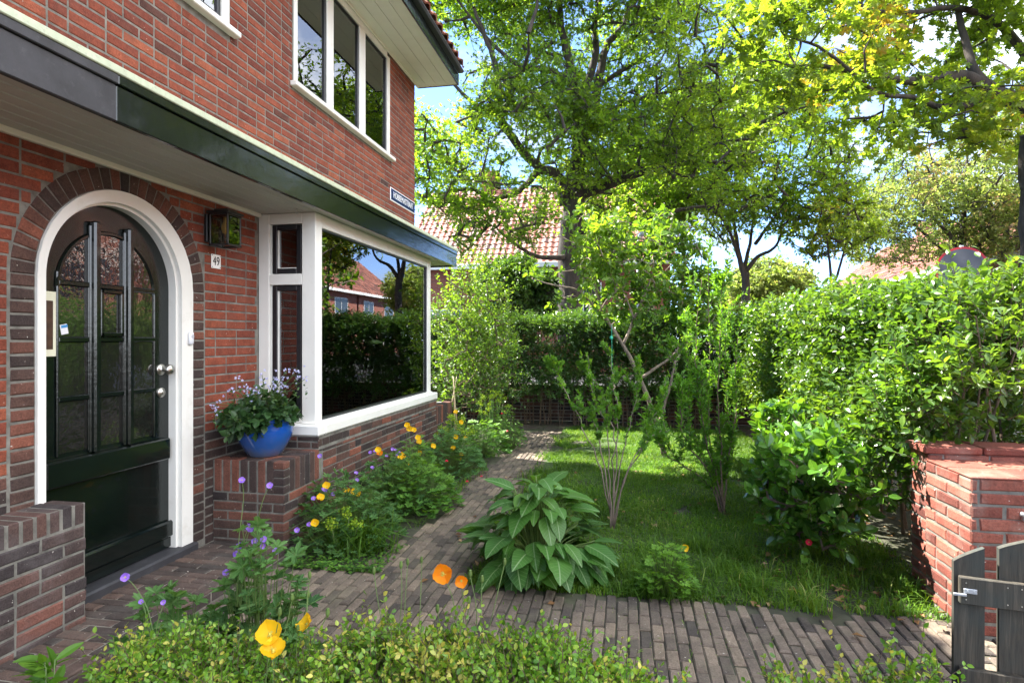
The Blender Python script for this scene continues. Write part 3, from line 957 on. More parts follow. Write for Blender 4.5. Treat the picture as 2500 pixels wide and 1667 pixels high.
def text_mesh(txt, size, mat, name, parent, origin, Aax, Bax, Nn, depth=.002, sx=1.0):
    cu = bpy.data.curves.new(name, 'FONT'); cu.body = txt; cu.size = size; cu.extrude = depth / 2
    cu.align_x = 'CENTER'; cu.align_y = 'CENTER'; cu.space_character = 1.05
    tmp = bpy.data.objects.new('tmp', cu); COL.objects.link(tmp)
    bpy.context.view_layer.update()
    me = bpy.data.meshes.new_from_object(tmp)
    bpy.data.objects.remove(tmp)
    V = np.zeros(len(me.vertices) * 3); me.vertices.foreach_get('co', V); V = V.reshape(-1, 3)
    W = np.array(origin) + V[:, 0:1] * sx * np.array(Aax) + V[:, 1:2] * np.array(Bax) + V[:, 2:3] * np.array(Nn)
    pl = np.array(parent.location)
    me.vertices.foreach_set('co', (W - pl).ravel())
    me.materials.clear(); me.materials.append(mat)
    me.update()
    o = bpy.data.objects.new(name, me); COL.objects.link(o); o.parent = parent
    return o
mb = MB(); box(mb, (XW + .005, 3.523, 1.897), (XW + .0095, 3.617, 1.991), .002)
hn = mb.build('house_number_plate', M['enamel_white'], None, label='small white enamel plate reading 49 beside the door arch', cat='sign', origin=(XW, 3.57, 1.944))
text_mesh('49', .082, M['ink'], 'digits', hn, (XW + .0104, 3.570, 1.944), (0, 1, 0), (0, 0, 1), (1, 0, 0), sx=.8)
for dy in (-.039, .039):
    for dz in (-.039, .039):
        mb = MB(); box(mb, (XW + .0094, 3.57 + dy - .003, 1.944 + dz - .003), (XW + .0106, 3.57 + dy + .003, 1.944 + dz + .003), .0005); mb.build('screw', M['ink'], hn)
mb = MB(); box(mb, (XF, 3.292, 1.385), (XF + .022, 3.332, 1.468), .012)
be = mb.build('doorbell', M['plastic_white'], None, True, label='white plastic doorbell on the right side of the door frame', cat='doorbell', origin=(XF, 3.31, 1.425))
mb = MB(); tube(mb, [(XF + .02, 3.312, 1.438), (XF + .0245, 3.312, 1.438)], [.0115, .0105], 16); mb.build('button', m_plain('grey button', (.45, .46, .5), .4, 0, 5, 0), be)
pa = onX(740 + 1160 / 5.227, 250 + 985 / 5.227, XW); pb = onX(740 + 1432 / 5.227, 250 + 1170 / 5.227, XW)
s0, s1 = 6.60, 7.43
mb = MB(); box(mb, (XW + .004, s0, 3.055), (XW + .014, s1, 3.215), .005)
sg = mb.build('street_name_sign', M['enamel_white'], None, label='blue enamel street name sign with white letters at the upper corner of the brick wall', cat='sign', origin=(XW, 7.0, 3.135))
mb = MB(); box(mb, (XW + .0142, s0 + .014, 3.069), (XW + .0162, s1 - .014, 3.201), .001); mb.build('blue_field', M['enamel_blue'], sg)
text_mesh('HOBBEMASTRAAT', .108, M['enamel_white'], 'lettering', sg, (XW + .0172, (s0 + s1) / 2, 3.135), (0, 1, 0), (0, 0, 1), (1, 0, 0), sx=.735)

# ---------------------------------------------------------------- low garden masonry
def masonry_box(name, label, x0, x1, y0, y1, z0, z1, faces, bm, mm='mortar', cap=None, soldier=0.105, seed=5, cat='wall', C=.062):
    r = empty(name, ((x0 + x1) / 2, (y0 + y1) / 2, z0), label, cat)
    mb = MB(); box(mb, (x0, y0, z0), (x1, y1, z1 - .003), .001); mb.build('mortar_core', M[mm], r)
    mb = MB()
    zt = z1 - (soldier if cap else 0)
    for f in faces:
        if f == 'x+': A, B, N, O, w = (0, 1, 0), (0, 0, 1), (1, 0, 0), (x1, y0, 0), y1 - y0
        if f == 'x-': A, B, N, O, w = (0, 1, 0), (0, 0, 1), (-1, 0, 0), (x0, y0, 0), y1 - y0
        if f == 'y-': A, B, N, O, w = (1, 0, 0), (0, 0, 1), (0, -1, 0), (x0, y0, 0), x1 - x0
        if f == 'y+': A, B, N, O, w = (1, 0, 0), (0, 0, 1), (0, 1, 0), (x0, y1, 0), x1 - x0
        Q = rows(-.005, w + .005, z0, zt, None, seed=seed, org=(w, zt - 40 * C), hdr=.1, C=C)
        bricks(mb, Q, O, A, B, N, proud=.006, ch=.006, jit=.0025 if bm != 'pier_brick' else .0045)
    mb.build('brickwork', M[bm], r)
    if cap:
        mb = MB()
        # rowlock bricks on edge, running across
        if cap == 'x':      # bricks lie along X, repeated along Y
            n = max(1, round((y1 - y0) / .062)); w = (y1 - y0) / n
            k = max(1, round((x1 - x0) / .21)); lx = (x1 - x0) / k
            for i in range(n):
                for q in range(k):
                    box(mb, (x0 + q * lx + .004, y0 + i * w + .0045, zt + .004), (x0 + (q + 1) * lx - .004 + (.006 if q == k - 1 else 0), y0 + (i + 1) * w - .0045, z1 + rng.uniform(-.002, .003)), .006, rng.random(), rotax(rng.uniform(-.012, .012), 'X'))
        else:
            n = max(1, round((x1 - x0) / .062)); w = (x1 - x0) / n
            k = max(1, round((y1 - y0) / .21)); ly = (y1 - y0) / k
            for i in range(n):
                for q in range(k):
                    box(mb, (x0 + i * w + .0045, y0 + q * ly + .004 - (.006 if q == 0 else 0), zt + .004), (x0 + (i + 1) * w - .0045, y0 + (q + 1) * ly - .004, z1 + rng.uniform(-.002, .003)), .006, rng.random())
        mb.build('cap_bricks', M[bm], r)
    return r
lw = masonry_box('low_brick_wall', 'low brown brick wall with a capping of bricks on edge, left of the front door', XW + .006, -2.53, .2, 2.405, .06, .645, ['x+'], 'porch_brick', 'mortar', 'x', seed=6)
# ledge under and beside the bay
XB = -2.195
r = empty('planter_ledge', (-2.45, 5.4, 0), 'dark brown brick ledge below the white bay window, its near end carrying the blue pot', 'ledge')
mb = MB()
box(mb, (XW + .006, 3.545, 0), (XB, 4.06, .612), .001); box(mb, (XW + .006, 4.06, 0), (XB, 6.75, .7115), .001); box(mb, (XW + .006, 6.75, 0), (XB, 7.395, .612), .001)
box(mb, (-2.70, 3.99, .6), (XB, 4.062, .7115), .001)
mb.build('mortar_core', M['mortar'], r)
mb = MB()
Q = rows(-.005, 3.85, 0, .402, None, org=(.06, .402 - 12 * .062), seed=8, hdr=.2)
bricks(mb, Q, (XB, 3.545, 0), (0, 1, 0), (0, 0, 1), (1, 0, 0), proud=.006, ch=.004, jit=.002)
Q = rows(0.515, 3.205, .402, .62, None, org=(.06, .402 - 12 * .062), seed=8, hdr=.2)
bricks(mb, Q, (XB, 3.545, 0), (0, 1, 0), (0, 0, 1), (1, 0, 0), proud=.006, ch=.004, jit=.002)
Q = rows(0.440, 3.205, .62, .71, None, org=(.06, .508 - 12 * .062), seed=8, hdr=.2)
bricks(mb, Q, (XB, 3.545, 0), (0, 1, 0), (0, 0, 1), (1, 0, 0), proud=.006, ch=.004, jit=.002)
Q = rows(0, .524, 0, .402, None, org=(0, .402 - 12 * .062), seed=2, hdr=.1)
bricks(mb, Q, (XW + .006, 3.545, 0), (1, 0, 0), (0, 0, 1), (0, -1, 0), proud=.006, ch=.005, jit=.002)
Q = rows(0, .50, .62, .71, None, org=(0, .61), seed=2, hdr=.1)
bricks(mb, Q, (XW + .03, 3.99, 0), (1, 0, 0), (0, 0, 1), (0, -1, 0), proud=.006, ch=.005)
mb.build('brickwork', M['dark_brick'], r)
mb = MB()
Q = rows(0, .40, 0, .36, None, org=(0, 0), seed=5, C=.105)
bricks(mb, Q, (XW + .02, 3.635, .612), (1, 0, 0), (0, 1, 0), (0, 0, 1), proud=.004, ch=.004, jit=.003)
n = 8
for i in range(n - 1):          # soldiers on the near side
    x = XW + .012 + i * .0645
    box(mb, (x + .005, 3.538, .406), (x + .0575, 3.64, .618 + rng.uniform(-.002, .003)), .006, rng.random())
for i in range(4): box(mb, (XB - .075, 3.538, .406 + i * .0535), (XB + .007, 3.61, .453 + i * .0535), .006, .8 + .2 * rng.random() if i == 3 else .5 * rng.random())
for i in range(6): box(mb, (XB - .105, 3.617 + i * .0645, .406), (XB + .007, 3.672 + i * .0645, .618 + rng.uniform(-.002, .004)), .006, rng.random())
mb.build('cap_bricks', M['dark_brick'], r); mb = MB()
for i in range(10): box(mb, (XB - .105, 6.755 + i * .064, .406), (XB + .007, 6.811 + i * .064, .618 + rng.uniform(-.002, .004)), .006, rng.random())
mb.build('cap_bricks', M['dark_brick'], r)

pier = masonry_box('gate_pier', 'sunlit orange brick gate pier with leaf shadows at the right edge', 1.614, 2.52, 3.166, 3.60, 0, .762, ['x-', 'y-'], 'pier_brick', 'mortar', None, seed=12, cat='pier')
mb = MB()
for i in range(4):
    for q in range(2): box(mb, (1.608 + i * .225, 3.158 + q * .222, .7605), (1.826 + i * .225, 3.372 + q * .222, .772), .004, rng.random())
mb.build('cap_bricks', M['pier_brick'], pier)
gw = masonry_box('street_wall', 'red brick garden wall with a coping of long bricks, just behind the gate pier', 1.63, 3.9, 3.605, 3.80, 0, .80, ['x-', 'y-'], 'pier_brick', 'mortar', None, seed=14)
mb = MB()
for i in range(8): box(mb, (1.60 + i * .29, 3.585, .798), (1.882 + i * .29, 3.82, .838), .008, rng.random() * .4)
mb.build('coping', M['pier_brick'], gw)
bw = masonry_box('back_garden_wall', 'low dark brick wall behind the stems of the back hedge', -4.5, 2.6, 10.35, 10.57, 0, .62, ['y-'], 'dark_brick', 'mortar_dark', None, seed=15)
# ---------------------------------------------------------------- ground
def m_soil():
    m, nt, bs = newmat('soil and moss')
    f = noise_tex(nt, 2.2, 8, .65); f2 = noise_tex(nt, 30, 6, .7)
    c = ramp(nt, f2, [(.3, (.025, .017, .011)), (.6, (.075, .052, .034)), (.8, (.13, .095, .065))])
    c = mixc(nt, ramp(nt, f, [(.45, (0, 0, 0)), (.62, (.75,) * 3)]), c, (.035, .06, .014))
    nt.links.new(c, bs.inputs['Base Color']); bs.inputs['Roughness'].default_value = .95
    bump(nt, bs, f2, .8, .03)
    return m
M['soil'] = m_soil()
def m_turf():
    m, nt, bs = newmat('turf')
    f = noise_tex(nt, 1.6, 7, .6); f2 = noise_tex(nt, 60, 5, .7)
    c = ramp(nt, f2, [(.3, (.025, .05, .01)), (.7, (.08, .13, .028))])
    c = mixc(nt, ramp(nt, f, [(.52, (0, 0, 0)), (.75, (.8,) * 3)]), c, (.05, .038, .022))
    nt.links.new(c, bs.inputs['Base Color']); bs.inputs['Roughness'].default_value = .95
    bump(nt, bs, f2, .8, .02)
    return m
M['turf'] = m_turf()
M['asphalt'] = m_plain('asphalt', (.032, .032, .033), .9, .2, 30, .4)
M['joint'] = m_plain('mossy joint sand', (.05, .05, .03), .95, .5, 9, .4, dirt=(.05, .08, .02))
M['pavement'] = m_plain('street pavement', (.05, .045, .042), .9, .2, 10, .3)
def sheet(name, x0, x1, y0, y1, z, mat, nx=2, ny=2, amp=0.0, kind='structure'):
    xs, ys = np.linspace(x0, x1, nx), np.linspace(y0, y1, ny)
    X, Y = np.meshgrid(xs, ys); Z = np.full_like(X, z)
    if amp: Z = Z + amp * np.array([[mnoise.noise((a * 1.3, b * 1.3, 0)) for a in xs] for b in ys])
    V = np.stack([X, Y, Z], -1).reshape(-1, 3)
    i = np.arange(ny - 1)[:, None] * nx; j = np.arange(nx - 1)[None]
    mb = MB(); mb.add(V, [np.stack([i + j, i + j + 1, i + nx + j + 1, i + nx + j], -1).reshape(-1, 4)])
    return mb.build(name, mat, None, True, kind=kind)
sheet('ground', -400, 400, -300, 600, -.03, M['soil'])
sheet('garden_soil', -2.2, 2.6, .2, 10.34, -.012, M['soil'], 50, 90, .012)
sheet('lawn', -.93, 1.55, 3.42, 9.55, .004, M['turf'], 60, 110, .03)
sheet('street', 5.2, 13.5, -60, 90, -.02, M['asphalt'])
sheet('side_street', -60, 5.2, 14.0, 24.0, -.02, M['asphalt'])
sheet('pavement', 2.85, 5.1, -40, 13.8, -.012, M['pavement'])
sheet('side_pavement', -60, 2.8, 10.7, 13.8, -.012, M['pavement'])
sheet('far_pavement', 13.6, 17.0, -60, 90, -.012, M['pavement'])

def pavers(regions, excl=None, W=.056, L=.158, z=.0, seed=3, tilt=.012, axis='y'):
    r = random.Random(seed); Q = []
    x0 = min(a[0] for a in regions); x1 = max(a[1] for a in regions); y0 = min(a[2] for a in regions); y1 = max(a[3] for a in regions)
    c = 0; x = x0
    while x < x1:
        y = y0 - (L / 2 if c % 2 else 0) + r.uniform(-.012, .012)
        while y < y1:
            cx, cy = x + W / 2, y + L / 2
            if any(a[0] <= cx <= a[1] and a[2] <= cy <= a[3] for a in regions) and not (excl and excl(cx, cy)):
                w_ = .005; e_ = .011; wx = r.uniform(-.0015, .0015); sy = r.uniform(-.003, .003)
                Q.append([[x + w_ / 2 + wx, y + e_ / 2 + sy], [x + W - w_ / 2 + wx, y + e_ / 2 + sy], [x + W - w_ / 2 + wx, y + L - e_ / 2 + sy], [x + w_ / 2 + wx, y + L - e_ / 2 + sy]])
            y += L
        x += W; c += 1
    return np.array(Q)
def path_excl(x, y):
    if y > 3.3 + .05 * math.sin(x * 5) and x > -.93 + .03 * math.sin(y * 4): return True
    if y > 3.42 + .1 * math.sin(x * 7) and x < -1.5 + .05 * math.sin(y * 3): return True
    if y < 1.75 + .06 * math.sin(x * 4) and -1.75 < x < 1.25: return True
    return False
Q = pavers([(-2.17, 2.84, 1.2, 3.36), (-1.6, -.87, 3.3, 8.95)], path_excl)
mb = MB()
bricks(mb, Q, (0, 0, 0), (1, 0, 0), (0, 1, 0), (0, 0, 1), proud=.012, ch=.006, jit=.0026, depth=.03, wob=.0035)
mb.build('brick_path', M['paver'], None, kind='structure')
sheet('path_bed', -2.18, 2.84, 1.2, 9.0, .0015, M['joint'], 40, 60, .006)
# doorstep of long bricks laid across, kerb row along its edge
def m_():
    Q = []
    y = .2; k = 0
    while y < 3.53:
        x = -2.69 + (0 if k % 2 else -.11)
        while x < -2.255:
            a, b = max(x, -2.69), min(x + .216, -2.252)
            if b - a > .04: Q.append([[a + .004, y + .004], [b - .004, y + .004], [b - .004, min(y + .060, 3.53)], [a + .004, min(y + .060, 3.53)]])
            x += .22
        y += .064; k += 1
    y = .1
    while y < 3.45:
        Q.append([[-2.248, y + .004], [-2.175, y + .004], [-2.175, y + .2], [-2.248, y + .2]]); y += .205
    return np.array(Q)
mb = MB()
bricks(mb, m_(), (0, 0, .072), (1, 0, 0), (0, 1, 0), (0, 0, 1), proud=.010, ch=.006, jit=.003, depth=.004, wob=.003)
ds = mb.build('doorstep', M['step_brick'], None, kind='structure')
mb = MB(); box(mb, (XW + .007, .1, -.02), (-2.18, 3.54, .0735), .002); mb.build('doorstep_bed', M['mortar_dark'], None, kind='structure')
mb = MB(); Q = rows(.1, 3.54, -.01, .068, None, L=.21, C=.062, org=(.1, .006), seed=2, hdr=0)
bricks(mb, Q, (-2.18, 0, 0), (0, 1, 0), (0, 0, 1), (1, 0, 0), proud=.004, ch=.004); mb.build('doorstep_riser', M['step_brick'], None, kind='structure')
# ---------------------------------------------------------------- leaves
def T_fold(w=.32, h=.10, droop=.12):
    V = [(0, 0, 0), (w, .42, h), (0, 1, -droop), (-w, .42, h)]
    return np.array(V), [np.array([[0, 1, 2], [0, 2, 3]])]
def T_leaf(w=.25, h=.06, droop=.18, n=4, prof=None, wave=0.0, cup=0.0):
    """folded leaf blade with a midrib row; width profile along its length"""
    ts = np.linspace(0, 1, n + 1)
    V = []; 
    for i, t in enumerate(ts):
        ww = w * (prof(t) if prof else math.sin(math.pi * min(1, t * .94 + .03)) ** .8)
        z = -droop * t * t
        wv = wave * math.sin(i * 2.4)
        V += [(-ww, t, z + h * ww / w + wv), (0, t, z), (ww, t, z + h * ww / w - wv)]
    F = []
    for i in range(n):
        a = 3 * i
        F += [[a, a + 1, a + 4, a + 3], [a + 1, a + 2, a + 5, a + 4]]
    return np.array(V), [np.array(F)]
def T_fan(outline, cz=-.06, c=(0, .35)):
    """flat lobed outline fanned from a centre point"""
    V = [(c[0], c[1], cz)] + [(x, y, z) for x, y, z in outline]
    n = len(outline)
    return np.array(V), [np.array([[0, 1 + i, 1 + (i + 1) % n] for i in range(n)])]
def lobes_palmate(nl=5, depth=.5, spread=2.5, base=(0, 0), teeth=True, r=.62):
    out = [(0, 0, 0)]
    for i in range(nl):
        a = -spread / 2 * 1.0 + spread * i / (nl - 1)
        L = r * (1 - .25 * abs(a) / (spread / 2))
        st = spread / (nl - 1) / 2
        for da, f in ((-st * .98, depth), (-st * .55, .82), (-st * .3, .78), (0, 1.0), (st * .3, .78), (st * .55, .82)):
            q = a + da; rr = L * f
            out.append((math.sin(q) * rr, .32 + math.cos(q) * rr, .06 * f * (1 if i % 2 else -.5)))
    return out
def T_palm(nl=5, depth=.5, spread=4.2, r=.55, cz=-.08):
    return T_fan(lobes_palmate(nl, depth, spread, r=r), cz, (0, .32))
def T_oak():
    o = [(0, 0, 0), (.10, .18, 0), (.28, .22, .05), (.12, .36, 0), (.36, .50, .06), (.14, .6, 0), (.26, .82, .03), (.07, .84, 0), (0, 1, -.12)]
    out = o + [(-x, y, z) for x, y, z in o[::-1][1:-1]]
    return T_fan(out, -.03, (0, .4))
def T_combo(base, parts):
    """several copies of a template placed as leaflets: (x, y, angle, scale)"""
    bv, bf = base; V = []; Fs = {}
    n = 0
    for (x, y, a, s) in parts:
        c, q = math.cos(a), math.sin(a)
        v = bv * s
        v = np.stack([v[:, 0] * c + v[:, 1] * q + x, -v[:, 0] * q + v[:, 1] * c + y, v[:, 2]], -1)
        V.append(v)
        for f in bf: Fs.setdefault(f.shape[1], []).append(f + n)
        n += len(bv)
    return np.concatenate(V), [np.concatenate(f) for f in Fs.values()]
TL = {
    'fold': T_fold(), 'narrow': T_fold(.2, .08, .15), 'wide': T_fold(.42, .12, .1),
    'leaf': T_leaf(.27, .07, .16, 3), 'blade': T_leaf(.17, .05, .25, 4), 'round': T_leaf(.33, .06, .08, 3),
    'oak': T_oak(), 'maple': T_palm(5, .42, 3.7, .62), 'cranes': T_palm(7, .42, 5.4, .5, -.12),
    'poppy': T_combo(T_palm(3, .5, 2.4, .6), [(0, .5, 0, .55), (.03, .42, 1.0, .45), (-.03, .42, -1.0, .45), (.03, .2, 1.15, .34), (-.03, .2, -1.15, .34)]),
}
def leaves(mb, P, Adir, Nrm, size, tmpl, rnd=None, lsc=None):
    """a copy of the leaf template at each point, its length along Adir, its face towards Nrm"""
    tv, tf = TL[tmpl] if isinstance(tmpl, str) else tmpl
    P = np.asarray(P, float); k = len(P)
    if k == 0: return mb
    y = norm(Adir); z = np.asarray(Nrm, float)
    z = norm(z - y * np.sum(z * y, -1, keepdims=True)); x = np.cross(y, z)
    s = np.broadcast_to(size, (k,))[:, None, None]
    V = P[:, None] + s * (tv[None, :, 0:1] * x[:, None] + tv[None, :, 1:2] * y[:, None] + tv[None, :, 2:3] * z[:, None])
    m = len(tv)
    off = np.arange(k)[:, None, None] * m
    r = rng.random(k) if rnd is None else np.broadcast_to(rnd, (k,))
    lc = np.tile(tv[:, :2], (k, 1))
    mb.add(V.reshape(-1, 3), [(off + f[None]).reshape(-1, f.shape[1]) for f in tf], np.repeat(r, m), lc)
    return mb
def rdir(k, z=0.0):
    d = rng.normal(size=(k, 3)); d[:, 2] += z
    return norm(d)
def twig_leaves(mb, P0, P1, n, size, tmpl, up=.8, spread=.9, sizevar=.3, rnd=None, t0=.15, droop=0.0):
    """n leaves along each twig, turned outwards; also returns nothing"""
    P0 = np.asarray(P0, float); P1 = np.asarray(P1, float); k = len(P0)
    t = (np.arange(n)[None] + rng.random((k, n))) / n * (1 - t0) + t0
    P = P0[:, None] + (P1 - P0)[:, None] * t[..., None]
    T = norm(P1 - P0)[:, None]
    side = rdir(k * n).reshape(k, n, 3)
    side = norm(side - T * np.sum(side * T, -1, keepdims=True))
    A = norm(T * (1 - .5 * spread) + side * spread + np.array([0, 0, -droop]))
    N = norm(np.array([0, 0, 1.0]) * up + rdir(k * n).reshape(k, n, 3) * (1 - up * .45) )
    sz = np.broadcast_to(size, (k,))[:, None] * (1 + sizevar * rng.uniform(-1, 1, (k, n)))
    r = None
    if rnd is not None: r = np.clip(np.broadcast_to(rnd, (k,))[:, None] + rng.normal(0, .16, (k, n)), 0, 1).ravel()
    return leaves(mb, P.reshape(-1, 3), A.reshape(-1, 3), N.reshape(-1, 3), sz.ravel(), tmpl, r)
def nz(P, s, off=0.0):
    return np.array([mnoise.noise((p[0] * s + off, p[1] * s, p[2] * s + off * .7)) for p in np.atleast_2d(P)])

# leaf colours
G = {}
M['oak_leaf'] = m_leaf('oak leaf', [(0, (.05, .105, .015)), (.5, (.09, .165, .02)), (1, (.14, .21, .028))], .55, 3.0, .4, .4, .5, .3)
M['maple_leaf'] = m_leaf('maple leaf', [(0, (.07, .12, .02)), (.5, (.11, .18, .025)), (.9, (.17, .22, .035)), (1, (.26, .19, .05))], .55, 2.7, .4, .35, .6, .25)
M['yellow_leaf'] = m_leaf('young yellow leaf', [(0, (.14, .2, .05)), (.55, (.22, .27, .08)), (.88, (.32, .32, .12)), (1, (.42, .28, .15))], .45, 1.7, .5, .3, .4, .2, tint=(1.02, 1.1, .5))
M['hedge_leaf'] = m_leaf('privet leaf', [(0, (.03, .075, .014)), (.45, (.06, .13, .02)), (.85, (.10, .18, .028)), (1, (.15, .23, .04))], .38, 2.3, .30, .5, 1.2, .25)
M['back_leaf'] = m_leaf('back hedge leaf', [(0, (.025, .065, .016)), (.6, (.05, .115, .024)), (1, (.09, .16, .03))], .35, 2.2, .35, .45, 1.0, .3)
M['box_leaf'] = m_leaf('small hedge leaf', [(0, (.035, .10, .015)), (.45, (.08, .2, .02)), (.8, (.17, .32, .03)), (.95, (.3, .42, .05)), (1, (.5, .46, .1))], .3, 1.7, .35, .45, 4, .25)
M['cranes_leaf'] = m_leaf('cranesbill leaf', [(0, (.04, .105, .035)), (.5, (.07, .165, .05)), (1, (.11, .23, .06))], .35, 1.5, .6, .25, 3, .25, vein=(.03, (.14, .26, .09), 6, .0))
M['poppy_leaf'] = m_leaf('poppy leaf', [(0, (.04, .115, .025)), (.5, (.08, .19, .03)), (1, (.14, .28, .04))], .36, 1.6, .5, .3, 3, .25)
M['big_leaf'] = m_leaf('large leaf', [(0, (.03, .095, .02)), (.5, (.055, .155, .028)), (.85, (.09, .21, .035)), (1, (.13, .27, .045))], .32, 1.8, .42, .4, 5, .2, vein=(.014, (.22, .34, .16), 9, .3))
M['camellia_leaf'] = m_leaf('camellia leaf', [(0, (.03, .09, .012)), (.5, (.07, .18, .02)), (1, (.13, .28, .03))], .3, 1.8, .16, .55, 3, .2, vein=(.02, (.10, .2, .04), 8, .3), coat=.4)
M['magnolia_leaf'] = m_leaf('light shrub leaf', [(0, (.05, .11, .018)), (.5, (.09, .18, .025)), (1, (.15, .25, .035))], .45, 2.0, .4, .4, 2, .2)
M['hib_leaf'] = m_leaf('small toothed leaf', [(0, (.06, .15, .018)), (.5, (.10, .23, .026)), (1, (.17, .33, .04))], .42, 1.8, .45, .35, 2, .2)
M['pot_leaf'] = m_leaf('dark pot plant leaf', [(0, (.015, .045, .015)), (.6, (.035, .085, .025)), (1, (.09, .16, .04))], .25, 1.6, .35, .45, 8, .2)
M['euph_leaf'] = m_leaf('lime green bract', [(0, (.12, .24, .02)), (.5, (.24, .38, .025)), (1, (.38, .48, .04))], .35, 1.4, .6, .3, 6, .15)
M['grass'] = m_leaf('grass blade', [(0, (.04, .10, .012)), (.5, (.085, .18, .02)), (.85, (.15, .26, .03)), (1, (.34, .34, .14))], .4, 1.8, .5, .3, 1.2, .3)
M['litter'] = m_leaf('fallen leaf', [(0, (.08, .04, .02)), (.5, (.22, .12, .05)), (1, (.42, .3, .16))], .1, 1, .8, .2, 5, .2)
M['petal_yellow'] = m_leaf('yellow petal', [(0, (.85, .52, .012)), (1, (.95, .62, .02))], .35, 1.0, .5, .3, 5, .05, tint=(1, .85, .3))
M['petal_orange'] = m_leaf('orange petal', [(0, (.85, .27, .01)), (1, (.95, .34, .012))], .35, 1.0, .5, .3, 5, .05, tint=(1, .7, .2))
M['petal_violet'] = m_leaf('violet petal', [(0, (.26, .12, .6)), (1, (.4, .22, .75))], .3, 1.0, .5, .3, 5, .05, tint=(1, 1, 1))
M['petal_lilac'] = m_leaf('pale lilac petal', [(0, (.55, .55, .85)), (1, (.75, .75, .95))], .3, 1.0, .5, .3, 5, .05, tint=(1, 1, 1))
M['petal_red'] = m_leaf('red petal', [(0, (.6, .02, .05)), (1, (.8, .04, .1))], .3, 1.0, .5, .3, 5, .05, tint=(1, .4, .4))
M['flower_eye'] = m_plain('flower centre', (.55, .5, .08), .7, .3, 60, 0)

# ---------------------------------------------------------------- trees
def connect(nodes, targets, up=.25):
    """joins every target to the nearest skeleton node, nearest first; returns segments (p0, mid, p1)"""
    nodes = np.asarray(nodes, float); T = np.asarray(targets, float)
    d = np.min(np.linalg.norm(T[:, None] - nodes[None], axis=2), 1)
    order = np.argsort(d)
    N = np.zeros((len(nodes) + 2 * len(T), 3)); N[:len(nodes)] = nodes; n = len(nodes)
    S = []
    for i in order:
        q = T[i]
        dd = np.linalg.norm(N[:n] - q, axis=1) + np.maximum(0, N[:n, 2] - q[2]) * .5
        p = N[int(np.argmin(dd))]
        mid = (p + q) / 2 + rng.normal(0, .07, 3) * np.linalg.norm(q - p) + np.array([0, 0, up * .2 * np.linalg.norm(q - p)])
        S.append((p, mid, q)); N[n] = mid; N[n + 1] = q; n += 2
    return np.array(S)
def tree(name, label, limbs, clusters, crad, ntw, nlf, lsize, tmpl, leafm, barkm='bark', group=None, twr=.35, twig_r=.009, branch_r=.028, cat='tree', base=None, droop=.1, up=.8, stem='trunk', crown='crown', tf=1.0, flat=.55):
    """limbs: list of (points, r0, r1). clusters: (k,3) leaf spray centres"""
    base = limbs[0][0][0] if base is None else base
    root = empty(name, base, label, cat, group)
    mb = MB(); nodes = []
    for pts, r0, r1 in limbs:
        P = smooth_path(pts, 5)
        t = np.linspace(0, 1, len(P))
        P[1:-1] += rng.normal(0, .04 * r0 + .002, (len(P) - 2, 3))
        tube(mb, P, r0 + (r1 - r0) * t ** .8, 10 if r0 > .08 else 7)
        nodes += list(P[1:] if len(limbs) > 1 and pts is limbs[0][0] else P)
    if len(clusters):
        S = connect(nodes, clusters)
        ln = np.linalg.norm(S[:, 2] - S[:, 0], axis=1)
        r0 = np.clip(branch_r * (ln / (np.median(ln) + 1e-6)) ** .7, branch_r * .4, branch_r * 1.8)
        tubes_fast(mb, S[:, 0], S[:, 2], r0, r0 * .3, 5, mid=S[:, 1])
    if len(clusters):
        C = np.repeat(np.asarray(clusters), ntw, 0)
        d = rdir(len(C), .1); d[:, 2] *= flat
        d = norm(d)
        L = crad * rng.uniform(.5, 1.25, len(C))
        E = C + d * L[:, None]; E[:, 2] -= droop * L
        tubes_fast(mb, C, E, twig_r, twig_r * .35, 3)
        mb.build(stem, M[barkm], root, True)
        lm = MB()
        cr_ = np.repeat(np.clip(.5 + nz(clusters, .6) * .6 + rng.normal(0, .08, len(clusters)), 0, 1), ntw)
        twig_leaves(lm, C, E, nlf, lsize, tmpl, up=up, rnd=cr_, spread=.85, droop=droop)
        lm.build(crown, M[leafm], root)
    else: mb.build(stem, M[barkm], root, True)
    return root
def blobs(spec, n, s=.35, thr=-.12, off=0.0, shell=.0):
    """cluster centres inside ellipsoids, thinned by noise so that gaps stay"""
    out = []
    tot = sum(b[1][0] * b[1][1] * b[1][2] for b in spec)
    for c, r in spec:
        k = int(n * r[0] * r[1] * r[2] / tot * 1.8) + 3
        d = rdir(k) * (rng.random((k, 1)) ** (1 / 3) * (1 - shell) + shell)
        P = np.array(c) + d * np.array(r)
        P = P[nz(P, s, off) > thr]
        out.append(P)
    P = np.concatenate(out)
    rng.shuffle(P)
    return P[:n]

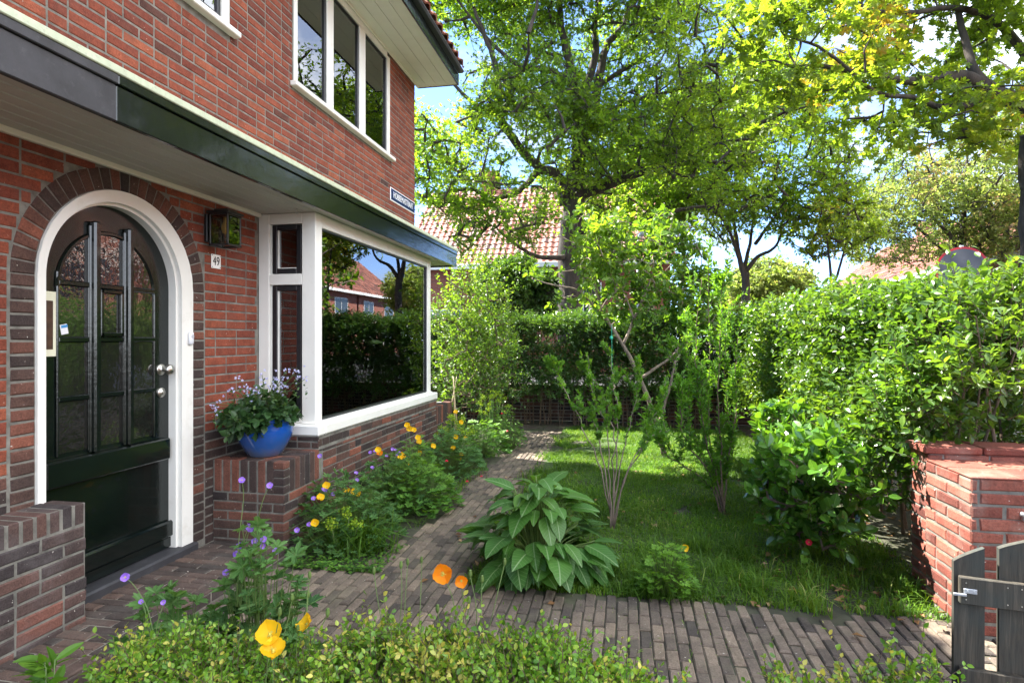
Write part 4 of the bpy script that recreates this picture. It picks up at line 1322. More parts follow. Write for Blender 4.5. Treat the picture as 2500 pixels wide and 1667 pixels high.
# --- the big oak behind the back hedge
DO = 15.5
def lim(pts, r0, r1): return ([DD(x, y, d) for x, y, d in pts], r0, r1)
oak_limbs = [
    lim([(1308, 790, 15.5), (1310, 640, 15.5), (1308, 540, 15.5), (1318, 470, 15.5), (1324, 395, 15.5)], .33, .25),
    lim([(1300, 470, 15.5), (1280, 405, 15.3), (1240, 385, 15), (1195, 340, 14.8), (1150, 270, 14.6), (1145, 180, 14.4), (1120, 100, 14.2), (1090, 20, 14)], .17, .04),
    lim([(1322, 420, 15.5), (1328, 320, 15.3), (1325, 230, 15.1), (1305, 130, 15), (1288, 60, 14.9), (1285, -20, 14.8), (1270, -160, 14.8)], .19, .05),
    lim([(1328, 390, 15.6), (1345, 270, 15.6), (1340, 220, 15.6), (1368, 130, 15.6), (1366, 50, 15.6), (1385, -30, 15.6), (1400, -160, 15.6)], .17, .04),
    lim([(1352, 300, 15.8), (1375, 190, 16), (1392, 110, 16.2), (1430, 60, 16.3), (1452, 0, 16.5), (1500, -120, 16.5)], .15, .04),
    lim([(1330, 450, 15.5), (1400, 425, 15.2), (1480, 395, 15), (1560, 378, 14.8), (1660, 372, 14.6), (1760, 372, 14.5)], .13, .03),
    lim([(1330, 530, 15.5), (1400, 530, 15.5), (1480, 508, 15.6), (1570, 480, 15.7), (1680, 470, 15.8)], .11, .03),
    lim([(1305, 590, 15.4), (1280, 592, 15.2), (1230, 588, 15), (1190, 565, 14.8), (1150, 535, 14.6)], .09, .03),
    lim([(1240, 388, 15), (1190, 440, 14.7), (1130, 455, 14.4), (1080, 435, 14.2), (1010, 445, 14)], .09, .025),
    lim([(1150, 270, 14.6), (1090, 240, 14.2), (1030, 180, 14), (980, 120, 13.8)], .07, .02),
    lim([(1328, 190, 15.1), (1250, 160, 14.6), (1190, 150, 14.4), (1120, 90, 14.2), (1050, 0, 14)], .09, .025),
    lim([(1370, 200, 16), (1450, 150, 16), (1560, 90, 16), (1660, 60, 16)], .08, .02),
    lim([(1345, 290, 15.6), (1430, 240, 15.4), (1540, 210, 15.3), (1640, 190, 15.2)], .08, .02),
]
def px_blobs(lst):
    out = []
    for x, y, d, rx, ry, rd in lst:
        out.append((DD(x, y, d), (rx / 1364 * d, rd, ry / 1364 * d)))
    return out
oc = blobs(px_blobs([(1090, 130, 14.5, 190, 190, 2.4), (1060, 350, 14.2, 190, 170, 2.3), (1300, 80, 15, 230, 230, 3.2), (1230, 320, 14.7, 170, 140, 2.4), (1420, 300, 15, 120, 120, 2), (1120, 520, 14.0, 150, 60, 1.3),
                     (1520, 200, 15.2, 230, 190, 2.8), (1700, 330, 15, 230, 150, 2.4), (1530, 410, 15, 260, 110, 2.2), (1350, -160, 15, 480, 230, 4.0), (1000, -80, 14, 200, 200, 2.4), (1820, 330, 15, 130, 90, 1.6), (990, 230, 13.4, 110, 170, 1.6), (1000, 440, 13.2, 90, 70, 1.2), (1180, 480, 14, 120, 60, 1.3)]), 1750, .42, -.08, 3.1)
tree('oak_tree', 'large oak with forking grey trunk and broad bright green crown behind the back hedge', oak_limbs, oc, .60, 7, 8, .105, 'oak', 'oak_leaf', branch_r=.03, twig_r=.006)
# --- maple of the street corner, mostly out of the frame on the right
ml = [
    lim([(2402, 900, 9.6), (2396, 700, 9.6), (2388, 520, 9.6), (2386, 380, 9.6), (2385, 300, 9.5)], .29, .24),
    lim([(2390, 330, 9.5), (2375, 260, 9.4), (2290, 215, 9.2), (2225, 180, 9), (2140, 182, 8.8), (2090, 186, 8.7), (1990, 170, 8.5), (1880, 150, 8.3)], .16, .03),
    lim([(2290, 218, 9.2), (2240, 170, 9.2), (2225, 120, 9.3), (2200, 20, 9.4), (2180, -120, 9.5)], .10, .03),
    lim([(2230, 240, 9.1), (2160, 246, 8.8), (2100, 225, 8.6), (2010, 210, 8.3), (1900, 120, 8.1), (1800, 80, 8)], .055, .015),
    lim([(2385, 300, 9.5), (2400, 180, 9.8), (2420, 40, 10), (2430, -160, 10)], .17, .05),
    lim([(2395, 180, 9.7), (2300, 60, 9.6), (2200, 20, 9.3), (2080, 30, 9), (1960, 20, 8.8)], .08, .02),
    lim([(2412, 480, 9.6), (2500, 380, 9.8), (2650, 250, 10)], .12, .04),
]
mc = blobs(px_blobs([(1820, 110, 8.3, 200, 130, 1.1), (2020, 60, 8.8, 230, 170, 1.6), (2000, 220, 8.6, 230, 90, 1.2), (2230, 100, 9.3, 220, 220, 1.9), (1720, 60, 8.1, 120, 90, .8), (2180, 260, 9.0, 200, 70, 1.2), (2500, 50, 10, 260, 330, 2.2), (2100, -180, 9.4, 450, 170, 2.2), (1820, 230, 8.3, 140, 60, .8)]), 520, .6, -.2, 8.2)
tree('maple_tree', 'near maple with large lobed leaves and a thick curved limb at the right edge', ml, mc, .42, 5, 6, .135, 'maple', 'maple_leaf', branch_r=.016, twig_r=.004, droop=.35)
# --- smaller street trees
def small_tree(name, label, tr, forks, bl, n, leafm, lsize, thr=-.15, d=21, group=None, tmpl='fold', crad=.55, ntw=7, nlf=8, r0=.17, off=0., br=.03):
    L = [(  [DD(x, y, d) for x, y in tr], r0, r0 * .75)]
    for f in forks: L.append(([DD(x, y, d + dz) for x, y, dz in f[0]], f[1], .025))
    c = blobs(px_blobs([(x, y, d + dz, rx, ry, rd) for x, y, dz, rx, ry, rd in bl]), n, .4, thr, off)
    return tree(name, label, L, c, crad, ntw, nlf, lsize, tmpl, leafm, branch_r=br, twig_r=.008)
small_tree('linden_tree', 'slim street tree with a low fork beyond the hedges, right of the oak',
           [(1712, 800), (1712, 700), (1713, 625)],
           [([(1713, 640, 0), (1700, 600, 0), (1690, 540, 0), (1680, 470, 0), (1660, 400, 0)], .12), ([(1712, 625, 0), (1740, 590, 0), (1770, 575, 0), (1790, 550, 0), (1800, 480, 0)], .09),
            ([(1708, 620, 0), (1722, 560, .3), (1730, 500, .4), (1740, 400, .5)], .08), ([(1700, 600, 0), (1670, 520, -.4), (1620, 450, -.5)], .07), ([(1735, 560, 0), (1780, 500, .4), (1850, 430, .5)], .07)],
           [(1720, 400, 0, 240, 110, 3.2), (1640, 500, 0, 150, 60, 2), (1830, 460, 0, 130, 90, 2.4), (1740, 260, 0, 230, 130, 3), (1560, 420, -1, 130, 110, 2)], 820, 'oak_leaf', .12, d=21, off=1.0)
small_tree('blossoming_maple', 'distant tree with thin yellow and pinkish young leaves behind the tall privet hedge',
           [(2212, 700), (2210, 600), (2208, 540)],
           [([(2210, 590, 0), (2180, 540, 0), (2160, 480, 0), (2140, 380, 0)], .14), ([(2208, 560, 0), (2215, 470, 0), (2220, 380, 0), (2225, 300, 0)], .13), ([(2212, 600, 0), (2250, 560, 0), (2300, 520, 0), (2350, 450, 0)], .12),
            ([(2205, 600, 0), (2150, 560, .5), (2080, 500, .5), (2000, 450, 0)], .12), ([(2180, 540, 0), (2120, 470, 0), (2080, 380, 0)], .08)],
           [(2180, 400, 0, 210, 140, 4), (2080, 480, 0, 160, 80, 3.5), (2280, 480, 0, 140, 110, 4), (1950, 500, 0, 90, 60, 2.5), (2320, 330, 0, 120, 90, 3), (2060, 560, 0, 110, 50, 3), (2250, 560, 0, 110, 50, 3)], 900, 'yellow_leaf', .14, d=27, off=5.0, thr=-.1, crad=.7, ntw=6, nlf=7, r0=.22)
small_tree('round_tree', 'small round pale yellow green tree far away, below the slim street tree',
           [(1760, 780), (1762, 700)], [([(1762, 720, 0), (1770, 660, 0), (1780, 620, 0)], .1)],
           [(1760, 660, 0, 95, 62, 3.0), (1700, 680, 0, 50, 40, 2)], 260, 'yellow_leaf', .2, thr=-.5, d=34, off=2.0, crad=.6, ntw=9)
small_tree('young_street_tree', 'young leafy street tree between the slim street tree and the road sign',
           [(1915, 800), (1913, 640)], [([(1913, 680, 0), (1905, 600, 0), (1895, 520, 0)], .06), ([(1914, 660, 0), (1935, 590, 0), (1950, 520, 0)], .05)],
           [(1915, 520, 0, 105, 75, 1.9)], 85, 'maple_leaf', .12, d=19.5, off=2.0, thr=-.3, crad=.4, r0=.09)
small_tree('back_street_tree', 'thin dark trunk just right of the oak trunk, standing further back',
           [(1366, 800), (1364, 600), (1362, 470)], [([(1364, 520, 0), (1340, 420, 0), (1320, 340, 0)], .1), ([(1364, 500, 0), (1400, 420, 0), (1440, 340, 0)], .1)],
           [(1400, 430, 0, 170, 130, 3)], 160, 'oak_leaf', .15, d=22, off=4.0, r0=.24)
small_tree('garden_conifer', 'dense dark green bush tree in front of the red tiled house',
           [(1205, 760), (1205, 650)], [([(1205, 690, 0), (1210, 640, 0), (1212, 600, 0)], .06)],
           [(1180, 660, 0, 80, 70, 1.4), (1250, 680, 0, 60, 50, 1.2)], 260, 'back_leaf', .12, thr=-.6, d=17.6, off=6.0, crad=.35, ntw=9, nlf=9, r0=.09)

# ---------------------------------------------------------------- hedges
def hedge(name, label, pts, width, z0, z1, n, lsize, tmpl, leafm, nlf=7, tl=.22, stems=30, shoots=60, depthf=.35, bulge=.12, off=0., base_r=.012, hz=None, upw=.6, extra=()):
    """pts: centre line; leafy twigs fill the outer shell of a box of this width along it"""
    P = np.array([[a, b, 0] for a, b in pts], float)
    seg = np.linalg.norm(np.diff(P, axis=0), axis=1); cum = np.r_[0, np.cumsum(seg)]
    def at(s):
        i = np.clip(np.searchsorted(cum, s, side='right') - 1, 0, len(seg) - 1)
        t = ((s - cum[i]) / seg[i])[:, None]
        return P[i] + (P[i + 1] - P[i]) * t, norm(P[i + 1] - P[i])
    root = empty(name, P[0], label, 'hedge')
    H = z1 - z0; Lt = cum[-1]
    per = np.array([H, width, H]); w = per / per.sum()
    s = rng.random(n) * Lt; face = rng.choice(3, n, p=w)
    C, T = at(s); N = np.stack([T[:, 1], -T[:, 0], np.zeros(n)], -1)      # right-hand side
    dep = rng.random(n) ** 1.7 * depthf * width
    a = np.where(face == 0, width / 2 - dep, np.where(face == 2, -width / 2 + dep, rng.uniform(-.5, .5, n) * width))
    z = np.where(face == 1, z1 - dep, z0 + rng.random(n) ** .85 * H)
    X = C + N * a[:, None]; X[:, 2] = z
    bn = nz(X, 1.4, off) * bulge + nz(X, 4.2, off + 3) * bulge * .5
    out = np.where(face[:, None] == 0, N, np.where(face[:, None] == 2, -N, np.array([[0, 0, 1.0]])))
    X = X + out * bn[:, None]
    if hz is not None: X[:, 2] += (X[:, 2] - z0) / H * hz(X)
    # fewer leaves near the ground
    keep = (rng.random(n) < np.clip(.5 + 1.6 * (z - z0) / H, 0, 1)) & (nz(X, 2.2, off + 9) > -.42)
    X, out, T = X[keep], out[keep], T[keep]
    for ec, er, en in extra:
        d = rdir(en) * rng.random((en, 1)) ** .5; q = np.array(ec) + d * np.array(er)
        q = q[nz(q, 4.0, 2) > -.25]
        X = np.vstack([X, q]); out = np.vstack([out, norm(q - np.array(ec) + [-.15, 0, 0])])
    D = norm(out * .8 + np.array([0, 0, upw]) + rdir(len(X)) * .7)
    E = X + D * (tl * rng.uniform(.5, 1.3, len(X)))[:, None]
    # long shoots over the top
    s = rng.random(shoots) * Lt; C, T2 = at(s); N2 = np.stack([T2[:, 1], -T2[:, 0], np.zeros(shoots)], -1)
    S0 = C + N2 * (rng.uniform(-.45, .45, (shoots, 1)) * width); S0[:, 2] = z1 - .12
    if hz is not None: S0[:, 2] += hz(S0)
    S1 = S0 + norm(np.array([0, 0, 1.0]) + rdir(shoots) * .3) * rng.uniform(.15, .45, (shoots, 1))
    tw = MB()
    tubes_fast(tw, X, E, .0022, .001, 3); tubes_fast(tw, S0, S1, .003, .001, 3)
    # stems from the ground into the foliage
    s = (np.arange(stems) + rng.random(stems)) / stems * Lt; C, T3 = at(s); N3 = np.stack([T3[:, 1], -T3[:, 0], np.zeros(stems)], -1)
    for rep in range(2):
        B = C + N3 * rng.uniform(-.25, .25, (stems, 1)) * width + T3 * rng.uniform(-.1, .1, (stems, 1)); B[:, 2] = -.02
        Mi = B + rdir(stems) * .08; Mi[:, 2] = z0 + H * .25
        To = Mi + rdir(stems) * .25; To[:, 2] = z0 + H * rng.uniform(.6, .9, stems)
        tubes_fast(tw, B, To, rng.uniform(.6, 1.3, stems) * base_r, base_r * .3, 6, mid=Mi)
        tubes_fast(tw, Mi, Mi + norm(rdir(stems) + np.array([0, 0, .6])) * .5, base_r * .5, base_r * .2, 4)
    tw.build('stems', M['twig'], root)
    lm = MB()
    rr = np.clip(.5 + nz(X, 1.3, off + 5) * .5, 0, 1)
    twig_leaves(lm, X, E, nlf, lsize, tmpl, up=.75, rnd=rr, spread=.85)
    twig_leaves(lm, S0, S1, 11, lsize * 1.05, tmpl, up=.6, rnd=np.full(shoots, .75), spread=.75, t0=.05)
    lm.build('foliage', M[leafm], root)
    return root
hedge('privet_hedge', 'tall sunlit privet hedge with glossy leaves along the right side of the garden', [(2.25, 3.92), (2.2, 4.9), (2.3, 6.5), (2.3, 9.0), (2.3, 10.1)], 1.05, .34, 1.72, 13500, .05, 'leaf', 'hedge_leaf', 8, .20, 34, 170, .4, .17, off=1.5, base_r=.014, hz=lambda P: .10 * nz(P, .8, 3),
      extra=[((1.66, 3.86, .95), (.26, .24, .30), 170), ((1.66, 4.4, .75), (.28, .45, .32), 260), ((1.72, 5.4, .7), (.25, .7, .4), 300), ((1.9, 3.75, 1.25), (.35, .3, .35), 200)])
hedge('back_hedge', 'dark green trimmed hedge with bare stems across the far end of the garden', [(-4.2, 9.98), (-1.5, 9.98), (1.75, 9.98)], .62, .40, 1.68, 10500, .062, 'narrow', 'back_leaf', 8, .2, 46, 110, .4, .08, off=7.5, base_r=.011)
# the lower skirt of the privet, near the pier
# ---------------------------------------------------------------- grass and litter
def grass_field(name, P, h, w=.004, n_dir=.5, mat='grass', parent=None, **kw):
    k = len(P)
    d = rdir(k); d[:, 2] = 0; d = norm(d)
    hh = h * rng.uniform(.45, 1.25, k)[:, None]
    lean = rng.uniform(.15, n_dir * 2, (k, 1))
    s = np.stack([-d[:, 1], d[:, 0], np.zeros(k)], -1) * w * rng.uniform(.6, 1.3, (k, 1))
    m1 = P + UP * hh * .6 + d * hh * lean * .35; tp = P + UP * hh * (1 - lean * .35) + d * hh * lean
    V = np.stack([P - s, P + s, m1 + s * .8, m1 - s * .8, tp], 1).reshape(-1, 3)
    b = np.arange(k)[:, None] * 5
    r = np.clip(.45 + nz(P, 2.5) * .35 + rng.normal(0, .18, k), 0, 1)
    mb = MB(); mb.add(V, [b + np.array([[0, 1, 2, 3]]), b + np.array([[3, 2, 4]])], np.repeat(r, 5))
    return mb.build(name, M[mat], parent, **kw)
k = 95000
X = rng.uniform(-.93, 1.75, k); Y = 3.32 + (rng.random(k) ** 1.15) * 6.3
P = np.stack([X, Y, np.full(k, .0)], -1)
keep = (nz(P, .9, 2) + nz(P, 3.1, 7) * .6 > -.62) & ~((X < -.86 + .09 * np.sin(Y * 6)) & (Y > 3.6))
keep &= ~((X > .55 + (Y - 3.3) * .25) & (Y < 4.6) & (rng.random(k) < .55))
grass_field('grass', P[keep], .052, .0032, .8, kind='stuff', label=None)
k = 2600                      # longer tufts at the edges
Y = rng.uniform(3.3, 3.7, k); X = rng.uniform(-.2, 1.6, k)
c = rng.integers(0, 46, k); cx = np.random.default_rng(4).uniform(-.15, 1.62, 46); cy = np.random.default_rng(5).uniform(3.34, 4.3, 46)
P = np.stack([cx[c] + rng.normal(0, .045, k), cy[c] + rng.normal(0, .045, k), np.zeros(k)], -1)
grass_field('long_grass', P, .13, .003, .75, kind='stuff')
k = 900
c = rng.integers(0, 30, k); cx = -.9 + np.random.default_rng(7).normal(0, .05, 30); cy = np.random.default_rng(8).uniform(4.2, 8.8, 30)
P = np.stack([cx[c] + rng.normal(0, .03, k), cy[c] + rng.normal(0, .05, k), np.zeros(k)], -1)
c2 = rng.random(k) < .4; P[c2, 0] -= .63
grass_field('path_edge_grass', P, .11, .003, .8, kind='stuff')
k = 1500                      # weeds and moss tufts in the joints
P = np.stack([rng.uniform(-2.1, 2.2, k), rng.uniform(1.8, 3.3, k), np.full(k, .003)], -1); P = P[nz(P, 1.7, 4) > .08]
P = P + 0
P[:, 0] = np.round(P[:, 0] / .058) * .058 + .0 + rng.normal(0, .002, len(P))
grass_field('joint_weeds', P, .02, .002, .8, kind='stuff')
k = 1500
P = np.stack([rng.uniform(-1.2, 2.9, k), rng.uniform(3.0, 6.5, k), rng.uniform(.016, .03, k)], -1)
w_ = np.where(P[:, 0] > .5 + (P[:, 1] - 3.2) * .3, 1, .16) * np.where(P[:, 1] < 3.3, .12, 1)
P = P[rng.random(k) < w_]
mb = MB(); A = rdir(len(P)); A[:, 2] *= .15
leaves(mb, P, A, np.array([0, 0, 1.0]) + rdir(len(P)) * .35, rng.uniform(.03, .06, len(P)), 'fold', rng.random(len(P)))
mb.build('leaf_litter', M['litter'], None, kind='stuff')
# spill-over ground ivy and seedlings at the foot of the bed
k = 1300
P = np.stack([rng.uniform(-2.1, -1.45, k), 3.36 + rng.random(k) ** 2 * .5, rng.uniform(.01, .04, k)], -1)
mb = MB(); leaves(mb, P, rdir(k) * [1, 1, .2], UP + rdir(k) * .4, rng.uniform(.015, .03, k), 'round', rng.random(k))
mb.build('ground_cover', M['poppy_leaf'], None, kind='stuff')

# ---------------------------------------------------------------- flowers
def blossom(mb_p, mb_c, c, axis, r, n=4, cup=.35, seed=0, wr=None):
    wr = wr or (.95 if n == 4 else .62)
    """n broad petals in a bowl round a small centre"""
    rr = np.random.default_rng(seed)
    ax = norm(np.array(axis, float)); a = norm(np.cross(ax, [.3, .2, .9])); b = np.cross(ax, a)
    for i in range(n):
        t = 2 * math.pi * i / n + rr.uniform(-.1, .1); lift = cup + rr.uniform(-.12, .12) + (.14 if i % 2 else 0)
        d = np.cos(t) * a + np.sin(t) * b; s = -np.sin(t) * a + np.cos(t) * b
        V = []; nu, nv = 5, 7
        for u in range(nu):
            f = u / (nu - 1)
            for v in range(nv):
                g = (v / (nv - 1)) * 2 - 1
                wdt = r * wr * (.18 + .82 * math.sin(math.pi * min(1, f * .62 + .05)))
                rad = r * f * (1 - .14 * g * g * f) * (1 + .03 * math.sin(v * 4 + i))
                hh = r * (lift * f ** 1.5 + .12 * f * g * g) + r * .03 * math.sin(v * 2.9 + i * 2) * f
                V.append(np.array(c) + d * rad * math.cos(lift * .5) + s * g * wdt * .78 + ax * hh)
        i_ = np.arange(nu - 1)[:, None] * nv; j = np.arange(nv - 1)[None]
        mb_p.add(V, [np.stack([i_ + j, i_ + j + 1, i_ + nv + j + 1, i_ + nv + j], -1).reshape(-1, 4)], rr.random())
    cc = np.array(c) + ax * r * .06
    tube(mb_c, [cc - ax * r * .02, cc + ax * r * .12, cc + ax * r * .3], [r * .12, r * .14, r * .05], 8)
    for q in range(14):
        t = rr.uniform(0, 6.28); e = cc + (np.cos(t) * a + np.sin(t) * b) * r * rr.uniform(.2, .32) + ax * r * .22
        tube(mb_c, [cc, e], [r * .012, r * .025], 4)
def flower(parent, name, c, axis, r, mat, n=4, cup=.35, seed=0, base=None, label=None):
    mp_, mc_ = MB(), MB()
    blossom(mp_, mc_, c, axis, r, n, cup, seed)
    f = mp_.build(name, M[mat], parent, True, label=label)
    mc_.build('centre', M['flower_eye'], f, True)
    return f
def stems_mesh(parent, prs, r=.0014, name='flower_stems', mat='stem_green', n=5, sag=.06):
    mb = MB()
    for b, e in prs:
        b, e = np.array(b, float), np.array(e, float); L = np.linalg.norm(e - b)
        m1 = b + (e - b) * .4 + UP * L * .08 + rdir(1)[0] * L * sag; m2 = b + (e - b) * .75 + UP * L * .08 + rdir(1)[0] * L * sag * .6
        P = smooth_path([b, m1, m2, e], 4)
        tube(mb, P, np.linspace(r * 1.4, r, len(P)), n, cap=False)
    return mb.build(name, M[mat], parent, True)

def clump(name, label, base, rad, h, n, lsize, tmpl, leafm, cat='plant', up=.75, stemr=.0016, tall=1.0, group=None, dome=.9, stemmat='stem_green', fill=.45, rndv=None, seedz=0):
    """herbaceous clump: leaf stalks fanning out from the base, one leaf on each"""
    base = np.array(base, float); rad = np.array([rad, rad] if np.isscalar(rad) else rad)
    root = empty(name, base, label, cat, group)
    a = rng.uniform(0, 2 * math.pi, n); q = np.sqrt(rng.random(n))
    ofs = np.stack([np.cos(a) * rad[0] * q, np.sin(a) * rad[1] * q, np.zeros(n)], -1)
    z = h * (1 - dome * q ** 2.2) * (fill + (1 - fill) * rng.random(n)) + .02
    E = base + ofs; E[:, 2] += z + nz(E, 5) * h * .15
    B = base + ofs * .35 + rng.normal(0, .012, (n, 3)); B[:, 2] = base[2]
    mid = (B + E) / 2 + UP * .15 * z[:, None]
    mb = MB(); tubes_fast(mb, B, E, stemr, stemr * .7, 4, mid=mid); mb.build('stalks', M[stemmat], root, True)
    out = norm(ofs + rdir(n) * .3 * rad.mean() + 1e-6)
    A = norm(out * [1, 1, 0] + UP * rng.uniform(-.35, .35, (n, 1)))
    N = norm(UP * up + out * .35 + rdir(n) * .45)
    mb = MB()
    sz = lsize * rng.uniform(.6, 1.25, n)
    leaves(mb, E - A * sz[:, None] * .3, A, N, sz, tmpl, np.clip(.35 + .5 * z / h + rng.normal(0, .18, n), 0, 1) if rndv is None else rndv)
    mb.build('leaves', M[leafm], root)
    return root, E
def twiggy(name, label, base, rad, h, n, lsize, tmpl, leafm, nlf=8, tl=.16, cat='shrub', stems=7, barkm='twig', base_r=.006, up=.7, z0=.15, group=None, spread=.8, shape=None, sd=0, lean=(0, 0)):
    """small woody shrub: stems from the base, twigs with leaves through an ellipsoid"""
    base = np.array(base, float); rad = np.array([rad, rad] if np.isscalar(rad) else rad, float)
    root = empty(name, base, label, cat, group)
    d = rdir(n); r = rng.random(n) ** .45
    C = d * r[:, None] * np.array([rad[0], rad[1], h * (1 - z0) / 2]); 
    C[:, 2] += h * (1 + z0) / 2
    C[:, 0] += lean[0] * C[:, 2]; C[:, 1] += lean[1] * C[:, 2]
    C = C + base
    C = C[nz(C, 3.0, sd) > -.3]
    S = connect([base + UP * .02 + rng.normal(0, .01, 3) for _ in range(stems)] + [base + UP * h * .3 + rdir(1)[0] * rad.mean() * .3 for _ in range(stems)], C[:140])
    mb = MB(); ln = np.linalg.norm(S[:, 2] - S[:, 0], axis=1)
    rr = np.clip(base_r * (ln / (np.median(ln) + 1e-9)) ** .7, base_r * .3, base_r * 1.6)
    tubes_fast(mb, S[:, 0], S[:, 2], rr, rr * .4, 5, mid=S[:, 1])
    Dn = norm((C - base - UP * h * .5) / np.array([rad[0], rad[1], h / 2]) * .6 + UP * up + rdir(len(C)) * .6)
    E = C + Dn * tl * rng.uniform(.5, 1.25, (len(C), 1))
    tubes_fast(mb, C, E, base_r * .22, base_r * .1, 4)
    mb.build('branches', M[barkm], root, True)
    lm = MB(); twig_leaves(lm, C, E, nlf, lsize, tmpl, up=.7, spread=spread, rnd=np.clip(.35 + .35 * (C[:, 2] - base[2]) / h + rng.normal(0, .12, len(C)), 0, 1), t0=.05)
    lm.build('foliage', M[leafm], root)
    return root

Z7 = lambda x, y: (750 + x / 5.226, 980 + y / 5.226)       # close-up of the flower bed, to picture pixels
# clumps along the bay, near to far
bed = []
def bedclump(*a, **k):
    r, E = clump(*a, **k); bed.append(r); return r
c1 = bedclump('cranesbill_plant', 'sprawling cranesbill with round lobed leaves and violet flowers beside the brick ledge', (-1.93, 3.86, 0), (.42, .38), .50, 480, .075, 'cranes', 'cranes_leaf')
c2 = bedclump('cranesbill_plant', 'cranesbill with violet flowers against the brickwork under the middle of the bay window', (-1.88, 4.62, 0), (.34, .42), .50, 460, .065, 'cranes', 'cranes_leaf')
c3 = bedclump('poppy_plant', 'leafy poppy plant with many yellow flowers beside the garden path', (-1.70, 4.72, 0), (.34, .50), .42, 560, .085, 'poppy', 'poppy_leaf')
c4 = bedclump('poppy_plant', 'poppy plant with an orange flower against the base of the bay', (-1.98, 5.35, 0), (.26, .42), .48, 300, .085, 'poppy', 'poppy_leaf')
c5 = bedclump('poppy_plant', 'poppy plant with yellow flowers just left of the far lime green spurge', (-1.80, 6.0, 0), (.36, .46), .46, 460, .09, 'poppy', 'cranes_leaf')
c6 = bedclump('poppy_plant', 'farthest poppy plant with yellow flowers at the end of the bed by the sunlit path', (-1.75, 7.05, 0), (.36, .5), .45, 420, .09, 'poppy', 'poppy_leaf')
k = 240
P = np.stack([-1.75 + rng.normal(0, .09, k), 3.72 + rng.normal(0, .07, k), np.zeros(k)], -1)
gt = empty('grass_tuft', (-1.75, 3.72, 0), 'tuft of long arching grass blades at the foot of the nearest cranesbill', 'grass')
grass_field('blades', P, .30, .0045, .9, parent=gt)
def spurge(label, base, h, rad, n, hs=(0,)):
    root = empty('spurge', base, label, 'plant')
    base = np.array(base, float)
    sm, lm, bm = MB(), MB(), MB()
    for i in range(n):
        a = rng.uniform(0, 6.28); q = math.sqrt(rng.random()) * rad
        e = base + [math.cos(a) * q, math.sin(a) * q, h * (1 - .35 * (q / rad) ** 2) * rng.uniform(.85, 1.05)]
        b = base + (e - base) * [.3, .3, 0]
        tube(sm, [b, (b + e) / 2 + rdir(1)[0] * .01, e], .0025, 5)
        twig_leaves(lm, [b + (e - b) * .2], [b + (e - b) * .9], 16, .04, 'narrow', up=.5, rnd=.4)
        k = 46; d = rdir(k, .8); P = e + d * rng.uniform(.2, 1, (k, 1)) * .055 * [1, 1, .6]
        leaves(bm, P, rdir(k), d + UP * .6, rng.uniform(.012, .02, k), 'wide', rng.random(k))
    sm.build('stems', M['stem_green'], root, True); lm.build('leaves', M['poppy_leaf'], root); bm.build('bracts', M['euph_leaf'], root)
    return root
spurge('lime green spurge in front of the far end of the brick ledge', (-1.88, 6.45, 0), .56, .22, 24)
spurge('tall lime green spurge at the far end of the flower bed', (-1.72, 7.75, 0), .74, .22, 22)
spurge('small lime green spurge sprig amid the nearest cranesbill', (-1.80, 3.60, .0), .30, .10, 7)
fu, E = clump('fuchsia', 'small fuchsia with red hanging flowers at the far end of the flower bed', (-1.5, 7.5, 0), (.26, .3), .5, 380, .045, 'leaf', 'poppy_leaf')
for i, (x, y) in enumerate([(1225, 1007), (1238, 1050), (1090, 1122), (1140, 1172), (1175, 1160)]):
    p = onX(x, y, -1.42); flower(fu, 'blossom', p, (.2, -.3, -1), .014, 'petal_red', 4, .9, i)
# their flowers, placed on a sloping front of the bed
yel = [(1280, 310), (1300, 345), (1358, 375), (1410, 465), (1425, 525), (905, 630), (1205, 690), (1185, 725), (1215, 715), (1283, 795), (1302, 895), (1378, 925), (1600, 575), (1433, 662), (1862, 605), (1895, 455), (1895, 145), (1965, 690), (1965, 755), (245, 1090), (500, 1155), (598, 1160), (635, 1180), (100, 1560), (165, 1240), (1955, 268), (2010, 480)]
vio = [(163, 697), (235, 1125), (210, 1122), (325, 1187), (80, 1237), (540, 1182), (622, 912), (635, 1003), (652, 1145), (868, 635), (806, 650), (1087, 608), (1120, 620), (1145, 670), (1178, 655), (1015, 683), (1038, 978), (828, 845), (1390, 462), (-130, 1640), (25, 1565)]
homes = {}
def nearest(p, cl): return min(cl, key=lambda o: abs(o.location.y - p[1]) + .3 * abs(o.location.x - p[0]))
for i, (x, y) in enumerate(yel + [(928, 670)]):
    px, py = Z7(x, y)
    p = onX(px, py, -1.92 if y > 600 or x < 1000 else -1.86)
    if p[1] > 5.6: p = onX(px, py, -1.72)
    o = nearest(p, [c3, c4, c5, c6] if x > 700 else [c3])
    org = i == len(yel)
    flower(o, 'blossom', p, (rng.uniform(.1, .5), rng.uniform(-1, -.3), rng.uniform(.2, .9)), .026 if not org else .025, 'petal_orange' if org else 'petal_yellow', 4, .7, i, label='orange poppy blossom' if org else None)
    homes.setdefault(o.name, []).append((np.array(o.location) * [1, 1, 0] + (p - np.array(o.location)) * [.35, .35, 0] + [0, 0, .05], p))
for i, (x, y) in enumerate(vio):
    px, py = Z7(x, y); p = onX(px, py, -1.98 if x > 0 else -1.85)
    o = nearest(p, [c1, c2]) if p[1] < 5.2 else c2
    flower(o, 'blossom', p, (rng.uniform(.1, .5), rng.uniform(-1, -.3), rng.uniform(.2, .9)), .016, 'petal_violet', 5, .3, i + 50)
    homes.setdefault(o.name, []).append((np.array(o.location) * [1, 1, 0] + (p - np.array(o.location)) * [.45, .45, 0] + [0, 0, .08], p))
for nm, prs in homes.items(): stems_mesh(bpy.data.objects[nm], prs, .0013)

